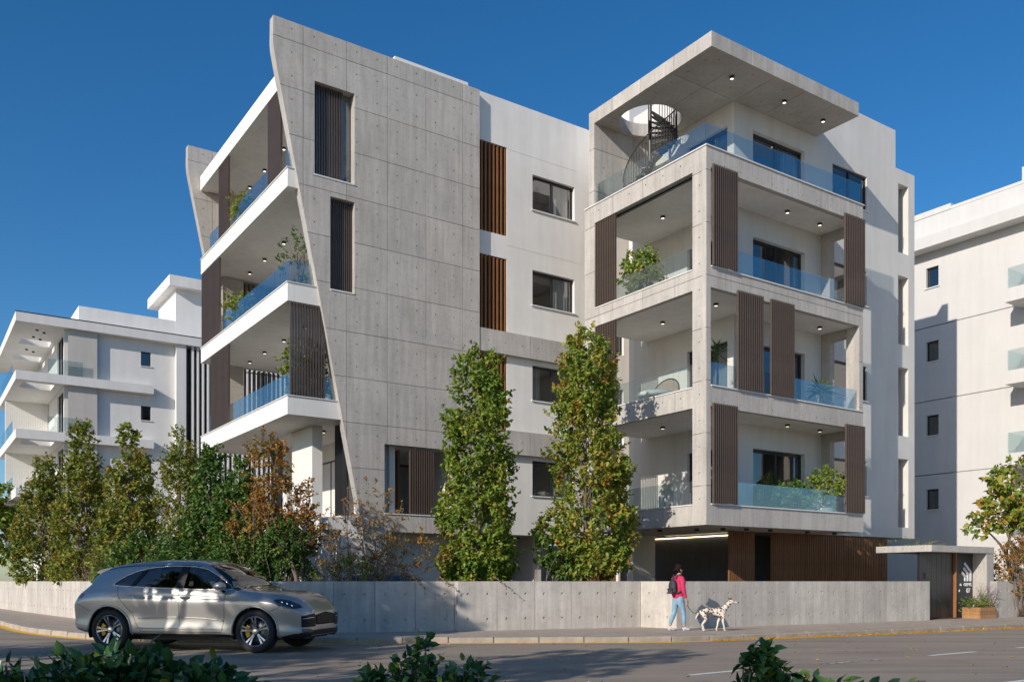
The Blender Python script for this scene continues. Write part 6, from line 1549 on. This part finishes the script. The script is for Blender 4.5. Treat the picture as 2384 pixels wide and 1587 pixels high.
# ------------------------------------------------------------ street trees on the near side; they shade the road, the car and the wall
def street_tree(seed, x, y, h, r, label, n=900):
    rg = np.random.default_rng(seed); bl = []
    for i in range(7):
        a = rg.uniform(0, 6.28); q = rg.uniform(0.2, 0.62) * r; bl.append((q * math.cos(a), q * math.sin(a), h * rg.uniform(0.56, 0.86), r * 0.5, r * 0.5, h * 0.14))
    broad_tree(seed, x, y, 0.1, h, bl, label, 'leaf_green', n, 0.17, per=12, trunk=0.16, name='street_tree', group='street trees on the near side', fork=h * 0.36)
street_tree(91, -10.7, 12.3, 8.1, 2.0, 'street tree just beyond the left edge whose shadow falls on the boundary wall', 1300)
street_tree(97, -16.0, 8.2, 9.6, 2.3, 'street tree beyond the left edge whose shadow falls over the parked car', 900)
street_tree(92, -13.0, 4.6, 8.6, 2.5, 'street tree beyond the left edge shading the road before the car', 800)
street_tree(93, -9.3, 2.6, 8.2, 2.3, 'street tree left of the camera shading the middle of the road', 700)
street_tree(94, -5.4, -3.4, 8.2, 2.6, 'street tree behind the camera shading the near bushes', 430)
street_tree(95, -9.2, -3.4, 8.4, 2.5, 'street tree behind the camera shading the hedge at the lower left', 430)
broad_tree(96, -30.5, 51.0, 0.0, 8.5, [(0, 0, 5.5, 2.2, 2.0, 1.8), (-1.6, 0, 4.2, 1.6, 1.5, 1.4), (1.3, 0.3, 4.0, 1.6, 1.4, 1.4)], 'round green tree far down the side street at the left edge', 'leaf_green', 500, 0.3, per=12, trunk=0.2)

# ------------------------------------------------------------ fallen leaves in the gutter and on the road
rg = np.random.default_rng(7); kl = np.array([tuple(p) for p in resample(offset(KERB, -0.12), 0.05)]); kl = kl[(kl[:, 0] > 4.5) & (kl[:, 0] < 16)]
P2 = np.concatenate([kl[rg.integers(0, len(kl), 900)] + rg.normal(0, 0.06, (900, 2)) * np.array([1.0, 0.9]), np.stack([rg.uniform(-7, 12, 160), rg.uniform(12.5, 20, 160)], 1)])
kk = np.array([tuple(p) for p in KERB]); ok = np.array([q[1] < np.interp(q[0], kk[:, 0][np.argsort(kk[:, 0])], kk[:, 1][np.argsort(kk[:, 0])]) - 0.03 for q in P2]); P2 = P2[ok]; n_ = len(P2)
P3 = np.concatenate([P2, rg.uniform(0.008, 0.02, (n_, 1))], 1); D = rg.normal(0, 1, (n_, 3)) * np.array([1, 1, 0.12]); N = rg.normal(0, 0.25, (n_, 3)) + np.array([0, 0, 1])
leaf_mat('leaf_fallen', [(0.0, (0.45, 0.22, 0.02)), (0.6, (0.72, 0.42, 0.03)), (1.0, (0.55, 0.26, 0.05))], trans=0.1)
fo_ = link('fallen_leaves', leaves_mesh('fallen_leaves', P3, D, N, rg.uniform(0.04, 0.085, n_), 'leaf_fallen'))
tag(fo_, 'yellow fallen leaves lying along the kerb and on the road', 'leaves', kind='stuff')
for i, (x, y, h) in enumerate(((24.0, 6.5, 7.5), (31.0, 4.5, 8.5), (38.5, 2.0, 8.0), (47.0, 0.0, 9.0))):
    broad_tree(101 + i, x, y, 0.1, h, [(0, 0, h * 0.72, 2.6, 2.4, 1.9), (-1.7, 0.3, h * 0.55, 1.9, 1.7, 1.5), (1.6, -0.3, h * 0.52, 1.9, 1.7, 1.5)], 'street tree on the near side, beyond the right edge, %s along the row' % ('first', 'second', 'third', 'fourth')[i], 'leaf_dark', 360, 0.34, per=11, trunk=0.18, name='street_tree', group='street trees on the near side', fork=h * 0.3)
